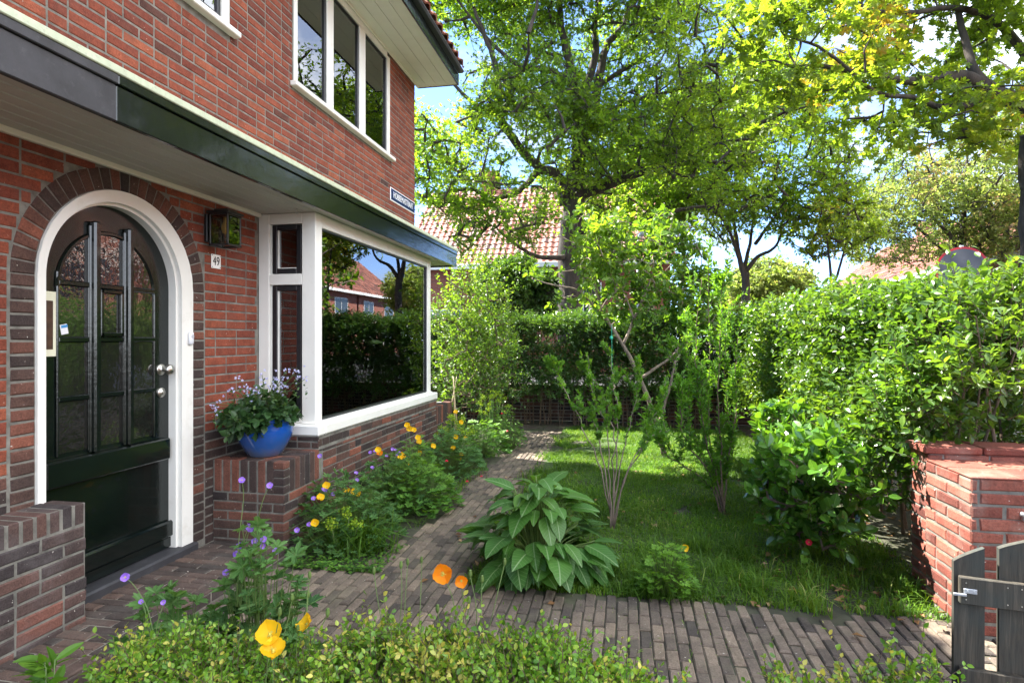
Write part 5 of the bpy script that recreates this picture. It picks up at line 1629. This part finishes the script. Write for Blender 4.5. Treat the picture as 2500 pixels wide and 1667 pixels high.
# ---------------------------------------------------------------- the big-leaved plant
def big_leaf_plant():
    base = np.array([-.52, 3.62, 0]); root = empty('broad_leaved_plant', base, 'bushy plant with very large drooping veined leaves at the path corner', 'plant')
    prof = lambda t: (math.sin(math.pi * min(1, t ** .8 * .97 + .03)) ** .75) * (1 - .25 * t)
    st = MB(); lm = MB(); r = np.random.default_rng(21)
    for i in range(165):
        a = r.uniform(0, 6.28); q = r.random() ** .5
        R = .34 * q; z = (.56 - .36 * q ** 2.0) * r.uniform(.8, 1.05)
        if q > .6: z *= r.uniform(.35, 1.0)
        e = base + [math.cos(a) * R * 1.12, math.sin(a) * R * .95, max(z, .10)]
        b = base + [math.cos(a) * .10 * q, math.sin(a) * .10 * q, 0]
        mid = b + (e - b) * [.35, .35, .7]
        tube(st, smooth_path([b, mid, e], 4), np.linspace(.005, .0028, 9), 6)
        L = r.uniform(.11, .26) * (1 - .25 * (1 - q)); d = norm(np.array([math.cos(a), math.sin(a), r.uniform(-.75, .15) if q > .55 else r.uniform(-.2, .5)]) + r.normal(0, .18, 3))
        n_ = norm(UP * 1.0 + np.array([math.cos(a), math.sin(a), 0]) * .55 + r.normal(0, .18, 3))
        tm = T_leaf(.32 + r.uniform(-.06, .05), .035, r.uniform(.15, .5), 9, prof, .014)
        leaves(lm, [e], [d], [n_], L, tm, [np.clip(.35 + .5 * z / .6 + r.normal(0, .15), 0, 1)])
    st.build('stalks', M['stem_green'], root, True)
    lm.build('leaves', M['big_leaf'], root, True)
big_leaf_plant()

# ---------------------------------------------------------------- shrubs on the lawn
def stick_shrub(name, label, base, ends, rad, leafm, lsize, tmpl, nlf, barkm, r0=.008, sub=5, subl=.25, d=4.5, upl=.5, cat='shrub', t_lo=.45, lean=None, extra=0, sp=.7):
    root = empty(name, base, label, cat); mb = MB(); A, B = [], []
    base = np.array(base, float)
    for pts in ends:
        P = smooth_path([base + rng.normal(0, .012, 3) * [1, 1, 0]] + [np.array(p) for p in pts], 5)
        P[1:-1] += rng.normal(0, .006, (len(P) - 2, 3))
        tube(mb, P, np.linspace(r0, r0 * .22, len(P)), 7)
        m = len(P)
        for i in range(int(m * t_lo), m - 1): A.append(P[i]); B.append(P[i + 1])
        for s in range(sub):
            i = int(m * (t_lo * .8 + (1 - t_lo * .8) * rng.random())); i = min(i, m - 2)
            dv = norm(norm(P[i + 1] - P[i]) * .6 + rdir(1)[0] * .9 + UP * upl)
            L = subl * rng.uniform(.4, 1.2); e = P[i] + dv * L
            q = smooth_path([P[i], (P[i] + e) / 2 + rdir(1)[0] * L * .06, e], 3)
            tube(mb, q, np.linspace(r0 * .35, r0 * .15, len(q)), 5)
            for w in range(len(q) - 1): A.append(q[w]); B.append(q[w + 1])
            for w in range(extra):
                f = q[rng.integers(1, len(q))]; e2 = f + norm(dv + rdir(1)[0] * .9 + UP * upl * .5) * L * .45
                tube(mb, [f, e2], [r0 * .16, r0 * .08], 4); A.append(f); B.append(e2)
    mb.build('branches', M[barkm], root, True)
    lm = MB(); twig_leaves(lm, A, B, nlf, lsize, tmpl, up=.6, spread=sp, rnd=.5 + .2 * rng.normal(size=len(A)), t0=0)
    lm.build('foliage', M[leafm], root)
    return root
b = onG(1410 * K, 1218 * K)
dd = lambda x, y, q=0: DD(x, y, 4.45 + q)
stick_shrub('rose_of_sharon', 'open shrub of thin grey upright stems with fresh green toothed leaves on the lawn', b,
    [[dd(1400, 1080), dd(1395, 980), dd(1360, 900), dd(1350, 815)], [dd(1408, 1080), dd(1418, 980), dd(1410, 880), dd(1400, 800, .1)], [dd(1380, 1080), dd(1330, 960), dd(1290, 880), dd(1262, 838)],
     [dd(1420, 1090), dd(1440, 1000), dd(1465, 900), dd(1462, 830)], [dd(1430, 1110), dd(1475, 1030), dd(1500, 960), dd(1530, 900)], [dd(1415, 1050, .1), dd(1400, 950, .3), dd(1370, 880, .3), dd(1330, 845, .3)],
     [dd(1385, 1060), dd(1370, 985), dd(1350, 945), dd(1320, 935)], [dd(1440, 1080, -.1), dd(1490, 1010, -.1), dd(1540, 985, -.1)]],
    .3, 'hib_leaf', .04, 'maple', 4, 'bark_light', .0065, 4, .16, upl=.7, t_lo=.45, extra=1)
b = onG(1662 * K, 1182 * K)
dd = lambda x, y, q=0: DD(x, y, 4.9 + q)
stick_shrub('upright_shrub', 'tall narrow shrub of many upright shoots in front of the privet hedge', b,
    [[dd(1640, 1080), dd(1610, 950), dd(1600, 800), dd(1612, 640)], [dd(1655, 1060), dd(1650, 900), dd(1655, 760), dd(1660, 640, .2)], [dd(1670, 1080), dd(1690, 950), dd(1690, 850), dd(1700, 740)],
     [dd(1630, 1090), dd(1570, 1000), dd(1560, 900), dd(1540, 780)], [dd(1650, 1100, .1), dd(1630, 1000, .3), dd(1630, 850, .3), dd(1625, 570, .3)], [dd(1625, 1110), dd(1540, 1050), dd(1500, 990)],
     [dd(1660, 1080, .2), dd(1675, 980, .4), dd(1665, 850, .4), dd(1675, 700, .4)], [dd(1630, 1080, .3), dd(1590, 980, .5), dd(1580, 860, .5), dd(1580, 720, .5)]],
    .3, 'hib_leaf', .045, 'narrow', 6, 'twig', .009, 13, .22, upl=.9, t_lo=.22, extra=3)
b = onG(1528 * K, 1052 * K)
dm = lambda x, y, q=0: DD(x, y, 7.1 + q)
mag = [([b, dm(1500, 950), dm(1468, 865), dm(1430, 790), dm(1385, 720)], .034, .018), ([dm(1385, 720), dm(1365, 640), dm(1370, 570), dm(1385, 510)], .02, .006), ([dm(1390, 735), dm(1330, 670, -.1), dm(1270, 655, -.2), dm(1225, 640, -.2)], .018, .005),
       ([dm(1432, 790), dm(1470, 700, .1), dm(1500, 620, .2), dm(1500, 540, .2)], .02, .006), ([dm(1370, 600), dm(1320, 560, .3), dm(1280, 540, .3)], .013, .005), ([dm(1470, 870), dm(1560, 800, .3), dm(1590, 700, .4), dm(1570, 580, .4)], .02, .006), ([dm(1455, 730), dm(1420, 620, .3), dm(1440, 520, .3)], .013, .005),
       ([dm(1512, 980), dm(1540, 880, .1), dm(1558, 790, .2)], .022, .008)]
cl = blobs(px_blobs([(1370, 560, 7.1, 95, 75, .5), (1300, 640, 7.0, 90, 60, .4), (1440, 610, 7.2, 110, 110, .6), (1560, 650, 7.4, 95, 110, .5), (1540, 540, 7.5, 60, 60, .4), (1450, 700, 7.2, 120, 60, .5), (1620, 700, 7.5, 60, 100, .4)]), 330, 1.6, -.16, 4)
tree('magnolia', 'small leaning garden tree with a pale trunk and bright yellow green leaves', mag, cl, .17, 3, 7, .075, 'leaf', 'magnolia_leaf', 'bark_light', branch_r=.007, twig_r=.0028, up=.7, droop=0, flat=1)
# camellia by the pier
twiggy('camellia', 'dense camellia with glossy dark green leaves and one red bloom left of the gate pier', onG(1862 * K, 1296 * K), (.36, .34), .86, 330, .072, 'round', 'camellia_leaf', 6, .11, up=.6, z0=.12, base_r=.008, sd=3, stems=4)
cam_o = bpy.data.objects['camellia']; p = onD(1975, 1322, 3.62); flower(cam_o, 'bloom', p, (-.3, -1, .1), .02, 'petal_red', 7, .6, 4)
twiggy('camellia', 'taller thin camellia shoot behind the dense one, reaching up the hedge', onG(1790 * K, 1230 * K) , (.16, .15), .98, 60, .075, 'round', 'camellia_leaf', 5, .10, up=.8, z0=.45, base_r=.006, sd=6, stems=2)
# climbing rose at the far corner of the bay
rb = np.array([-2.12, 8.15, 0])
twiggy('climbing_rose', 'tall climbing rose with small light green leaves beside the far corner of the bay window', rb, (.62, .5), 2.55, 900, .045, 'leaf', 'magnolia_leaf', 9, .26, up=.5, z0=.18, base_r=.010, sd=8, stems=8)
twiggy('rose_bush', 'lower dense green bush between the climbing rose and the back hedge', rb + [-.1, .75, 0], (.75, .4), 1.65, 700, .045, 'leaf', 'back_leaf', 9, .2, up=.5, z0=.05, base_r=.008, sd=18, stems=6)
cn_ = empty('cane_wigwam', (-2.02, 7.5, 0), 'thin bamboo cane wigwam in front of the climbing rose', 'plant support')
top = DD(1043, 885, 7.9)
for (ox, oy) in ((-.12, -.08), (.1, -.1), (0, .14), (.02, -.02)):
    mb = MB(); tube(mb, [np.array([top[0] + ox, top[1] + oy, 0]), top + [-ox * .25, -oy * .25, .12]], [.006, .004], 6); mb.build('cane', M['bamboo'], cn_, True)

# far-side fat ball feeder hanging in the shrub
fp = DD(1405, 772, 4.5)
fd = empty('bird_feeder', fp, 'green net bird feeder hanging on a string in the open shrub', 'bird feeder')
mb = MB(); tube(mb, [DD(1405, 745, 4.5), DD(1406, 900, 4.5)], .0016, 5); mb.build('string', m_plain('green string', (.02, .35, .2), .6, .1, 5, 0), fd, True)
for (x, y, r_) in ((1404, 776, .013), (1404, 868, .017), (1406, 888, .024)):
    c = DD(x, y, 4.5); mb = MB(); a = np.linspace(0, math.pi, 9)
    lathe(mb, [(max(.0008, r_ * math.sin(t) * (1 + .1 * math.sin(9 * t))), r_ * 1.15 * math.cos(t)) for t in a], c, 14)
    mb.build('fat_ball', m_plain('seed fat ball', (.45, .36, .26), .8, .4, 150, .8) if r_ > .015 else m_plain('green net', (.03, .4, .25), .6, .2, 90, .3), fd, True)

# ---------------------------------------------------------------- foreground plants
def lowhedge(label, x0, x1, y0, y1, h, n, base_z=0, name='box_shrub', hp=None):
    root = empty(name, ((x0 + x1) / 2, (y0 + y1) / 2, 0), label, 'shrub')
    X = np.stack([rng.uniform(x0, x1, n), rng.uniform(y0, y1, n), np.zeros(n)], -1)
    top = h + nz(X, 2.6, 3) * .09 + nz(X, 7, 5) * .05
    if hp is not None: top = top + hp(X)
    edge = np.minimum(np.minimum(X[:, 0] - x0, x1 - X[:, 0]), np.minimum(X[:, 1] - y0, y1 - X[:, 1]))
    top *= np.clip(.45 + edge / .14, 0, 1) ** .5
    X[:, 2] = top * (1 - .72 * rng.random(n) ** 1.6)
    D = norm(UP * 1.0 + rdir(n) * .75); L = rng.uniform(.05, .13, (n, 1))
    sp = rng.random(n) < .05; L[sp] *= 1.7
    E = X + D * L
    mb = MB(); tubes_fast(mb, X - D * .08, E, .0016, .0007, 4)
    q = n // 9; B = X[:q] * [1, 1, 0]; tubes_fast(mb, B + rng.normal(0, .02, (q, 3)) * [1, 1, 0], X[:q], .003, .0015, 5)
    mb.build('branches', M['twig'], root)
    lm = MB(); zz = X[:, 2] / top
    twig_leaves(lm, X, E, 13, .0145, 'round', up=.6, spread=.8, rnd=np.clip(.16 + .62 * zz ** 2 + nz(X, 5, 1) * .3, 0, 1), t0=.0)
    lm.build('foliage', M['box_leaf'], root)
    return root
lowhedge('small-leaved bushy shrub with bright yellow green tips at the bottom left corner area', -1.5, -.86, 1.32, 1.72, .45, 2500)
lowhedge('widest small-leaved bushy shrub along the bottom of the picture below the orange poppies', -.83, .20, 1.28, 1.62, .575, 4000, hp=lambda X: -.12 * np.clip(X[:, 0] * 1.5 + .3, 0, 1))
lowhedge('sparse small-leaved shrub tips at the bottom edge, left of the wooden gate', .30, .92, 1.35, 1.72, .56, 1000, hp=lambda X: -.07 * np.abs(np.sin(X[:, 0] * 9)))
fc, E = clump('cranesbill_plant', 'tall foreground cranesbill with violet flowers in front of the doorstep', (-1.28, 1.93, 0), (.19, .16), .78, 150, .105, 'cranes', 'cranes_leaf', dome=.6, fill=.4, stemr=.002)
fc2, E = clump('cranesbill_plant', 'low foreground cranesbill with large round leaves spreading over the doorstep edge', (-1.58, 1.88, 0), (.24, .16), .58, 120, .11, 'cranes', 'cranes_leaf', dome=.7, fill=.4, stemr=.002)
vf = [(591, 1172), (659, 1185), (608, 1286), (612, 1291), (644, 1316), (622, 1321), (641, 1332), (585, 1332), (577, 1352), (588, 1381), (552, 1397), (590, 1396), (673, 1345)]
prs = []
for i, (x, y) in enumerate(vf):
    p = onD(x, y, 2.15); flower(fc, 'blossom', p, (.4, -.9, .5), .012, 'petal_violet', 5, .3, i + 90); prs.append((onD(575 + (x - 575) * .3, 1480, 2.1), p))
stems_mesh(fc, prs, .0011)
prs = []
for i, (x, y, r_) in enumerate([(306, 1409, .0165), (399, 1470, .01), (345, 1468, .01)]):
    p = onD(x, y, 1.95); flower(fc2, 'blossom', p, (.5, -.9, .6), r_ * .85, 'petal_violet', 6, .3, i + 120); prs.append((onD(380, 1570, 1.9), p))
stems_mesh(fc2, prs, .0011)
def fg_poppy(label, base, fl, nleaf=26, lsize=.09, buds=()):
    base = np.array(base, float)
    root, E = clump('poppy_plant', label, base, (.10, .09), .40, nleaf, lsize, 'poppy', 'poppy_leaf', dome=.5, fill=.5)
    prs = []
    for i, (x, y, d, r_, m_, ax) in enumerate(fl):
        p = onD(x, y, d); flower(root, 'blossom', p, ax, r_, m_, 4, .62, i + int(x)); prs.append((base + [0, 0, .1] + rng.normal(0, .02, 3), p - norm(np.array(ax)) * r_ * .1))
    for (x, y, d) in buds:
        mb = MB(); p = onD(x, y, d); prs.append((base + [rng.normal(0, .03), 0, .15], p))
        r_ = .006; lathe(mb, [(.0006, -1.9 * r_), (r_ * .6, -1.3 * r_), (r_, 0), (r_ * .85, 1.2 * r_), (r_ * .7, 1.9 * r_), (r_ * .8, 2.1 * r_), (.0006, 2.5 * r_)], p + [0, 0, .004], 9); mb.build('seed_head', M['stem_green'], root, True)
    stems_mesh(root, prs, .0012, sag=.03)
    return root
Kp = K
fg_poppy('foreground poppy with two large yellow flowers above the left small-leaved shrub', (-.98, 1.42, 0), [(660, 1550, 1.60, .033, 'petal_yellow', (.25, -.75, .75)), (668, 1591, 1.57, .031, 'petal_yellow', (.2, -.5, .9))], 60, .08, [(683, 1498, 1.6), (713, 1463, 1.75), (800, 1500, 1.6)])
fg_poppy('foreground poppy with one yellow flower leaning sideways, right of the pair', (-.88, 1.55, 0), [(753, 1524, 1.72, .027, 'petal_yellow', (-.5, -.5, .6))], 24, .07, [(727, 1540, 1.7), (756, 1408, 1.9), (752, 1455, 1.9)])
fg_poppy('foreground poppy with two orange flowers in front of the big-leaved plant', (-.42, 1.62, 0), [(1083, 1400, 1.78, .029, 'petal_orange', (.12, -1, .35)), (1126, 1416, 1.8, .019, 'petal_orange', (.3, -1, .1))], 16, .07, [(1148, 1405, 1.75), (1177, 1418, 1.8), (1232, 1375, 1.9), (1145, 1470, 1.7), (1068, 1490, 1.7)])
fg_poppy('foreground poppy with deeply cut leaves and slim stems bearing only seed heads', (-.62, 1.52, 0), [], 70, .085, [(913, 1398, 1.8), (979, 1383, 1.85), (995, 1376, 2.0), (1029, 1370, 2.1)])
lp, E = clump('poppy_plant', 'small bright green poppy plant with a single yellow flower at the edge of the lawn', onG(1528 * K, 1368 * K), (.15, .13), .27, 230, .06, 'poppy', 'hib_leaf', dome=.7, fill=.3)
p = onD(1672, 1337, 3.35); flower(lp, 'blossom', p, (.1, -1, .3), .02, 'petal_yellow', 4, .45, 5); stems_mesh(lp, [(np.array(lp.location), p)])
sw = empty('weed_rosette', onD(110, 1640, 1.9) * [1, 1, 0] + [0, 0, 0], 'leafy weed with pointed leaves at the bottom left corner', 'plant')
mb = MB(); b0 = np.array(sw.location); A_, B_ = [], []
for i in range(7):
    e = b0 + [rng.normal(0, .1), rng.normal(0, .06), rng.uniform(.28, .42)]; tube(mb, [b0, (b0 + e) / 2, e], .0022, 5); A_.append(b0 + (e - b0) * .4); B_.append(e)
mb.build('stems', M['stem_green'], sw, True); mb = MB(); twig_leaves(mb, A_, B_, 16, .07, 'blade', up=.6, rnd=.5); mb.build('leaves', M['hib_leaf'], sw)

# ---------------------------------------------------------------- blue pot
pc = onD(650, 1040, 3.95); pc = np.array([-2.455, 3.735, .617])
pp = empty('potted_plant', pc, 'glazed blue pot with a leafy plant of pale lilac flowers on the brick ledge', 'potted plant')
mb = MB()
prof = [(.001, .001), (.10, .0), (.112, .006), (.135, .05), (.165, .10), (.186, .16), (.190, .20), (.184, .232), (.188, .238), (.198, .246), (.196, .262), (.182, .266), (.172, .255), (.168, .22), (.001, .215)]
lathe(mb, prof, pc, 48); mb.build('pot', M['pot'], pp, True)
mb = MB(); lathe(mb, [(.168, .226), (.001, .234)], pc, 24); mb.build('potting_soil', M['soil'], pp, True)
n = 300; a = rng.uniform(0, 6.28, n); q = np.sqrt(rng.random(n))
E = pc + np.stack([np.cos(a) * .25 * q, np.sin(a) * .28 * q, .25 + .20 * (1 - q ** 2) * rng.random(n) + .04 * rng.random(n)], -1)
E[:, 1] -= .06 * q
lf = rng.random(n) < .2
E[lf] = pc + np.stack([rng.uniform(-.05, .1, lf.sum()), rng.uniform(-.45, -.1, lf.sum()), .20 + rng.uniform(-.02, .12, lf.sum())], -1)
B = pc + (E - pc) * [.3, .3, 0] + [0, 0, .22]
E[:, 0] = np.maximum(E[:, 0], XW + .04)
mb = MB(); tubes_fast(mb, B, E, .0022, .0012, 4, mid=(B + E) / 2 + UP * .03)
fs = []
fpos = [(584, 925), (560, 955), (570, 950), (600, 945), (603, 958), (612, 948), (618, 960), (640, 915), (671, 938), (680, 926), (690, 928), (668, 920), (700, 905), (720, 912), (725, 925), (690, 950), (533, 985), (525, 992), (528, 1005), (745, 925), (643, 930), (665, 945), (676, 945), (700, 948), (727, 900)]
tips = [onD(x, y, 3.9 + rng.uniform(-.1, .1)) for x, y in fpos]
tips = [np.array([max(t[0], XW + .03), t[1], t[2]]) for t in tips]
for t in tips: tube(mb, smooth_path([pc + [rng.normal(0, .04), rng.normal(0, .04), .25], (pc + t) / 2 + [0, 0, .16], t], 3), .0018, 4)
mb.build('stems', M['stem_green'], pp, True)
mb = MB(); twig_leaves(mb, B + (E - B) * .3, E, 6, .055, 'round', up=.7, spread=.9, rnd=.4)
for t in tips: twig_leaves(mb, [t - UP * .16], [t - UP * .02], 7, .022, 'leaf', up=.4, rnd=.7)
mb.build('foliage', M['pot_leaf'], pp)
for t in tips:
    mb = MB()
    for g in range(4):
        c = t + rng.normal(0, .014, 3); d = rdir(5); leaves(mb, np.repeat([c], 5, 0), norm(d * .6 + norm(rdir(1))), rdir(5), .019, 'narrow', rng.random(5))
    mb.build('blossom', M['petal_lilac'], pp)

# pot plant on the inner window sill
ip = np.array([-2.46, 5.14, .836]); ipp = empty('windowsill_plant', ip, 'leafy plant in a dark green pot on the sill behind the bay window glass', 'potted plant')
mb = MB(); lathe(mb, [(.001, 0), (.09, 0), (.12, .05), (.14, .13), (.145, .2), (.15, .215), (.14, .22), (.13, .19), (.001, .19)], ip, 28); mb.build('pot', M['green_gloss'], ipp, True)
n = 46; E = ip + np.stack([rng.normal(0, .09, n), rng.normal(0, .10, n), .35 + .5 * rng.random(n)], -1); B = ip + [0, 0, .2] + (E - ip) * [.2, .2, .1]
mb = MB(); tubes_fast(mb, B, E, .004, .002, 5); mb.build('stems', M['stem_green'], ipp, True)
mb = MB(); leaves(mb, E, rdir(n) * [1, 1, .4] - UP * .3, UP + rdir(n) * .5, .15, 'round', .6); mb.build('foliage', M['pot_leaf'], ipp)

# ---------------------------------------------------------------- wooden gate
gt = empty('wooden_gate', (1.35, 2.2, 0), 'weathered grey picket gate standing open at the right edge of the picture', 'gate')
gA, gB = onD(2334, 1660, 2.12) * [1, 1, 0], onD(2500, 1660, 2.05) * [1, 1, 0]
gdir = norm(gB - gA); gn = np.array([gdir[1], -gdir[0], 0])
R = np.array([[gdir[0], -gn[0], 0], [gdir[1], -gn[1], 0], [0, 0, 1]])        # local x along the gate, local y away from the viewer
def gbox(mb, x0, x1, y0, y1, z0, z1, bev=.003):
    t = MB(); box(t, (x0, y0, z0), (x1, y1, z1), bev); V = t.V[0] @ R.T + gA
    mb.add(V, t.Fc, .5)
def picket(x0, w, top0, top1, y0=.0):
    mb = MB(); n = 6; th = .024
    xs = np.linspace(x0, x0 + w, n); zt = top0 + (top1 - top0) * np.linspace(0, 1, n) ** .85
    V = []
    for yy in (y0, y0 + th):
        for x in xs: V.append((x, yy, .05))
        for x, z in zip(xs, zt): V.append((x, yy, z))
    N2 = 2 * n; f = []
    for i in range(n - 1): f += [[i, i + 1, n + i + 1, n + i], [N2 + i + 1, N2 + i, N2 + n + i, N2 + n + i + 1], [n + i, n + i + 1, N2 + n + i + 1, N2 + n + i], [i + 1, i, N2 + i, N2 + i + 1]]
    f += [[0, n, N2 + n, N2], [n - 1, N2 + n - 1, N2 + 2 * n - 1, 2 * n - 1]]
    mb.add(np.array(V) @ R.T + gA, [np.array(f)])
    mb.build('picket', M['wood'], gt)
zt = lambda y, d=2.1: CAMH - (y - 828) / F * d
picket(0.0, .092, zt(1380), zt(1341), .025); picket(.134, .098, zt(1338), zt(1310), .025); picket(.278, .098, zt(1305), zt(1290), .025); picket(.42, .098, zt(1290), zt(1280), .025); picket(.56, .098, zt(1280), zt(1290), .025)
mb = MB(); gbox(mb, .012, .66, 0.0, .024, zt(1478), zt(1412)); mb.build('top_rail', M['wood'], gt)
mb = MB(); gbox(mb, .012, .66, 0.0, .024, .16, .25); mb.build('bottom_rail', M['wood'], gt)
mb = MB(); gbox(mb, .022, .062, -.004, -.0005, zt(1450), zt(1438), .0015); gbox(mb, -.01, .03, -.010, -.004, zt(1457), zt(1450), .002)
for x in (.034, .052): gbox(mb, x - .002, x + .002, -.0055, -.004, zt(1446), zt(1442), .0008)
mb.build('latch', M['zinc'], gt)
for x in (.03, .15, .19, .30): 
    for y in (1425, 1466): mb = MB(); gbox(mb, x - .002, x + .002, -.0012, .0002, zt(y) - .002, zt(y) + .002, .0005); mb.build('screw', M['steel'], gt)
ck = empty('latch_catch', onD(2478, 1250, 2.83), 'pale metal latch catch fixed to the front face of the gate pier', 'latch')
c = onD(2478, 1250, 2.85); mb = MB(); box(mb, (c[0] - .03, 3.135, c[2] - .012), (c[0] + .06, 3.158, c[2] + .012), .004); mb.build('plate', M['zinc'], ck)
mb = MB(); tube(mb, [(c[0] - .02, 3.13, c[2] + .01), (c[0] - .035, 3.12, c[2] + .022), (c[0] - .05, 3.115, c[2] + .028)], [.008, .009, .011], 8); mb.build('lever', M['zinc'], ck, True)

# ---------------------------------------------------------------- street: sign, lamp, houses
sp_ = onD(2347, 655, 9.3); rs = empty('road_sign', sp_ * [1, 1, 0], 'round grey faced road sign with a red rim above the privet hedge', 'sign')
ax = norm(-sp_ * [1, 1, 0]); sx_ = np.array([-ax[1], ax[0], 0])
def disc(mb, c, r, t, n=40, off=0):
    a = np.arange(n) * 2 * math.pi / n; V = []
    for q, rr in ((off, r), (off + t, r)): V += [c + sx_ * rr * math.cos(b) + UP * rr * math.sin(b) + ax * q for b in a]
    mb.add(V, [np.array([list(range(n))[::-1], list(range(n, 2 * n))]), np.array([[i, (i + 1) % n, n + (i + 1) % n, n + i] for i in range(n)])])
mb = MB(); disc(mb, sp_, .335, .01); mb.build('rim', m_plain('red enamel', (.5, .015, .02), .35, .05, 5, 0), rs)
mb = MB(); disc(mb, sp_, .302, .006, off=.0105); mb.build('face', m_plain('grey back', (.10, .10, .11), .5, .1, 5, 0), rs)
mb = MB(); tube(mb, [sp_ * [1, 1, 0] - ax * .04, sp_ - ax * .04 + UP * .36], .03, 12); mb.build('post', M['zinc'], rs, True)
lb = onG(1467 * K, 900 * K); lb = onD(1466 * K, 828, 19.5) * [1, 1, 0]; lt = onD(1466 * K, 575, 19.5)
sl = empty('street_lamp', lb, 'slim grey street lamp seen through the garden tree', 'street lamp')
mb = MB(); tube(mb, [lb, lt], [.07, .045], 10); mb.build('pole', M['zinc'], sl, True)
mb = MB(); tube(mb, [lt - UP * .02, lt + [.1, 0, .05], lt + [.55, 0, .06]], [.045, .09, .05], 10); mb.build('lamp_head', M['zinc'], sl, True)

M['far_brick'] = None
def m_farbrick():
    m, nt, bs = newmat('far red brick')
    g = node(nt, 'ShaderNodeTexCoord'); s = node(nt, 'ShaderNodeSeparateXYZ'); nt.links.new(g.outputs['Object'], s.inputs[0])
    cb = node(nt, 'ShaderNodeCombineXYZ'); nt.links.new(mathn(nt, 'ADD', s.outputs['X'], s.outputs['Y']), cb.inputs[0]); nt.links.new(s.outputs['Z'], cb.inputs[1])
    b = node(nt, 'ShaderNodeTexBrick'); nt.links.new(cb.outputs[0], b.inputs['Vector'])
    b.inputs['Color1'].default_value = (.34, .085, .045, 1); b.inputs['Color2'].default_value = (.22, .05, .03, 1); b.inputs['Mortar'].default_value = (.25, .22, .18, 1)
    b.inputs['Scale'].default_value = 1; b.inputs['Mortar Size'].default_value = .006; b.inputs['Brick Width'].default_value = .22; b.inputs['Row Height'].default_value = .062
    nt.links.new(b.outputs['Color'], bs.inputs['Base Color']); bs.inputs['Roughness'].default_value = .9
    return m
M['far_brick'] = m_farbrick()
M['far_glass'] = m_plain('far window', (.03, .04, .05), .05, .1, 2, 0, spec=.8)
def far_house(label, O, A, Nf, W, D, he, hr, wins, tw=.3, chim=True, group=None, name='brick_house', ov=.45):
    """house with its front at O + A*s, facing Nf, ridge parallel to A"""
    O = np.array(O, float); A = norm(np.array(A, float)); Nf = norm(np.array(Nf, float))
    root = empty(name, O, label, 'house', group)
    def lb(mb, s0, s1, d0, d1, z0, z1, bev=.01):
        t = MB(); box(t, (s0, d0, z0), (s1, d1, z1), bev)
        V = O + t.V[0][:, 0:1] * A - t.V[0][:, 1:2] * Nf + t.V[0][:, 2:3] * UP
        Fs = t.Fc
        if np.dot(np.cross(A, -Nf), UP) < 0: Fs = [f[:, ::-1] for f in Fs]
        mb.add(V, Fs, .5)
    mb = MB(); lb(mb, 0, W, 0, D, 0, he)
    # gable ends
    for s in (0.0, W):
        tri = [(s, 0, he), (s, D, he), (s, D / 2, hr - .1)]
        V = [O + A * a - Nf * b + UP * c for a, b, c in tri]; mb.add(V, [np.array([[0, 1, 2]])])
    mb.build('wall', M['far_brick'], root)
    sl_ = math.hypot(D / 2 + ov, hr - he); up_ = norm(-Nf * (D / 2 + ov) + UP * (hr - he)); nr_ = norm(Nf * (hr - he) + UP * (D / 2 + ov))
    mb = MB(); tiled(mb, O + Nf * ov - A * .2 + UP * (he + .05), A, up_, nr_, W + .4, sl_, tw, tw * 1.3)
    p = [O + Nf * ov - A * .2 + UP * (he), O + Nf * ov + A * (W + .2) + UP * he, O - Nf * D / 2 + A * (W + .2) + UP * (hr - .02), O - Nf * D / 2 - A * .2 + UP * (hr - .02), O - Nf * (D + ov) - A * .2 + UP * he, O - Nf * (D + ov) + A * (W + .2) + UP * he]
    mb.add(p, [np.array([[0, 1, 2, 3], [3, 2, 5, 4]])], .5)
    rf = mb.build('roof', M['tile'], root)
    mb = MB(); lb(mb, -.2, W + .2, -ov - .08, -ov + .05, he - .12, he + .1); mb.build('gutter', M['white'], root)
    for (s, z, w, h) in wins:
        mb = MB()
        for q in ((s, s + .07, z, z + h), (s + w - .07, s + w, z, z + h), (s + .07, s + w - .07, z, z + .07), (s + .07, s + w - .07, z + h - .07, z + h), (s + w / 2 - .03, s + w / 2 + .03, z + .07, z + h - .07)):
            lb(mb, q[0], q[1], -.03, .02, q[2], q[3], .005)
        f = mb.build('window', M['white'], root)
        mb = MB(); lb(mb, s + .06, s + w - .06, -.008, .0, z + .06, z + h - .06, .001); mb.build('pane', M['far_glass'], f)
    if chim:
        for s in (W * .22,):
            mb = MB(); lb(mb, s, s + .9, D / 2 - .35, D / 2 + .35, hr - 1.0, hr + .9); mb.build('chimney', M['far_brick'], rf)
    return root
o = onD(930, 828, 25); far_house('red brick house with red tiled roof behind the oak, beside the bay window', (o[0], 26.5, 0), (1, -.03, 0), (0, -1, 0), 12.0, 9, 4.7, 9.4,
    [(1.0, 1.2, 1.8, 1.6), (3.8, 2.6, 2.2, 1.6), (3.6, .6, 1.2, 1.4), (7.5, 2.4, 1.6, 1.5)], .30)
nh = 7
for i in range(nh):
    lab = ['terraced house across the street with orange tiled roof, seen mirrored in the front door', 'terraced house across the street with orange tiled roof, seen mirrored in the side light', 'terraced house across the street seen mirrored at the left of the bay pane', 'terraced house across the street with white framed windows behind the road sign', 'house across the street with orange roof at the right edge of the picture', 'house with orange roof far down the street, small behind the trees', 'very last house down the street beyond all the others'][i]
    far_house(lab, (17.4, -14 + i * 9.6 + (3 if i > 3 else 0), 0), (0, 1, 0), (-1, 0, 0), 9.3, 9, 5.2, 9.2,
              [(1, .9, 2.2, 1.5), (1, 3.4, 2.0, 1.3), (5.6, .9, 1.9, 1.5), (5.4, 3.4, 2.2, 1.3)], .32, True, 'terraced houses across the street')
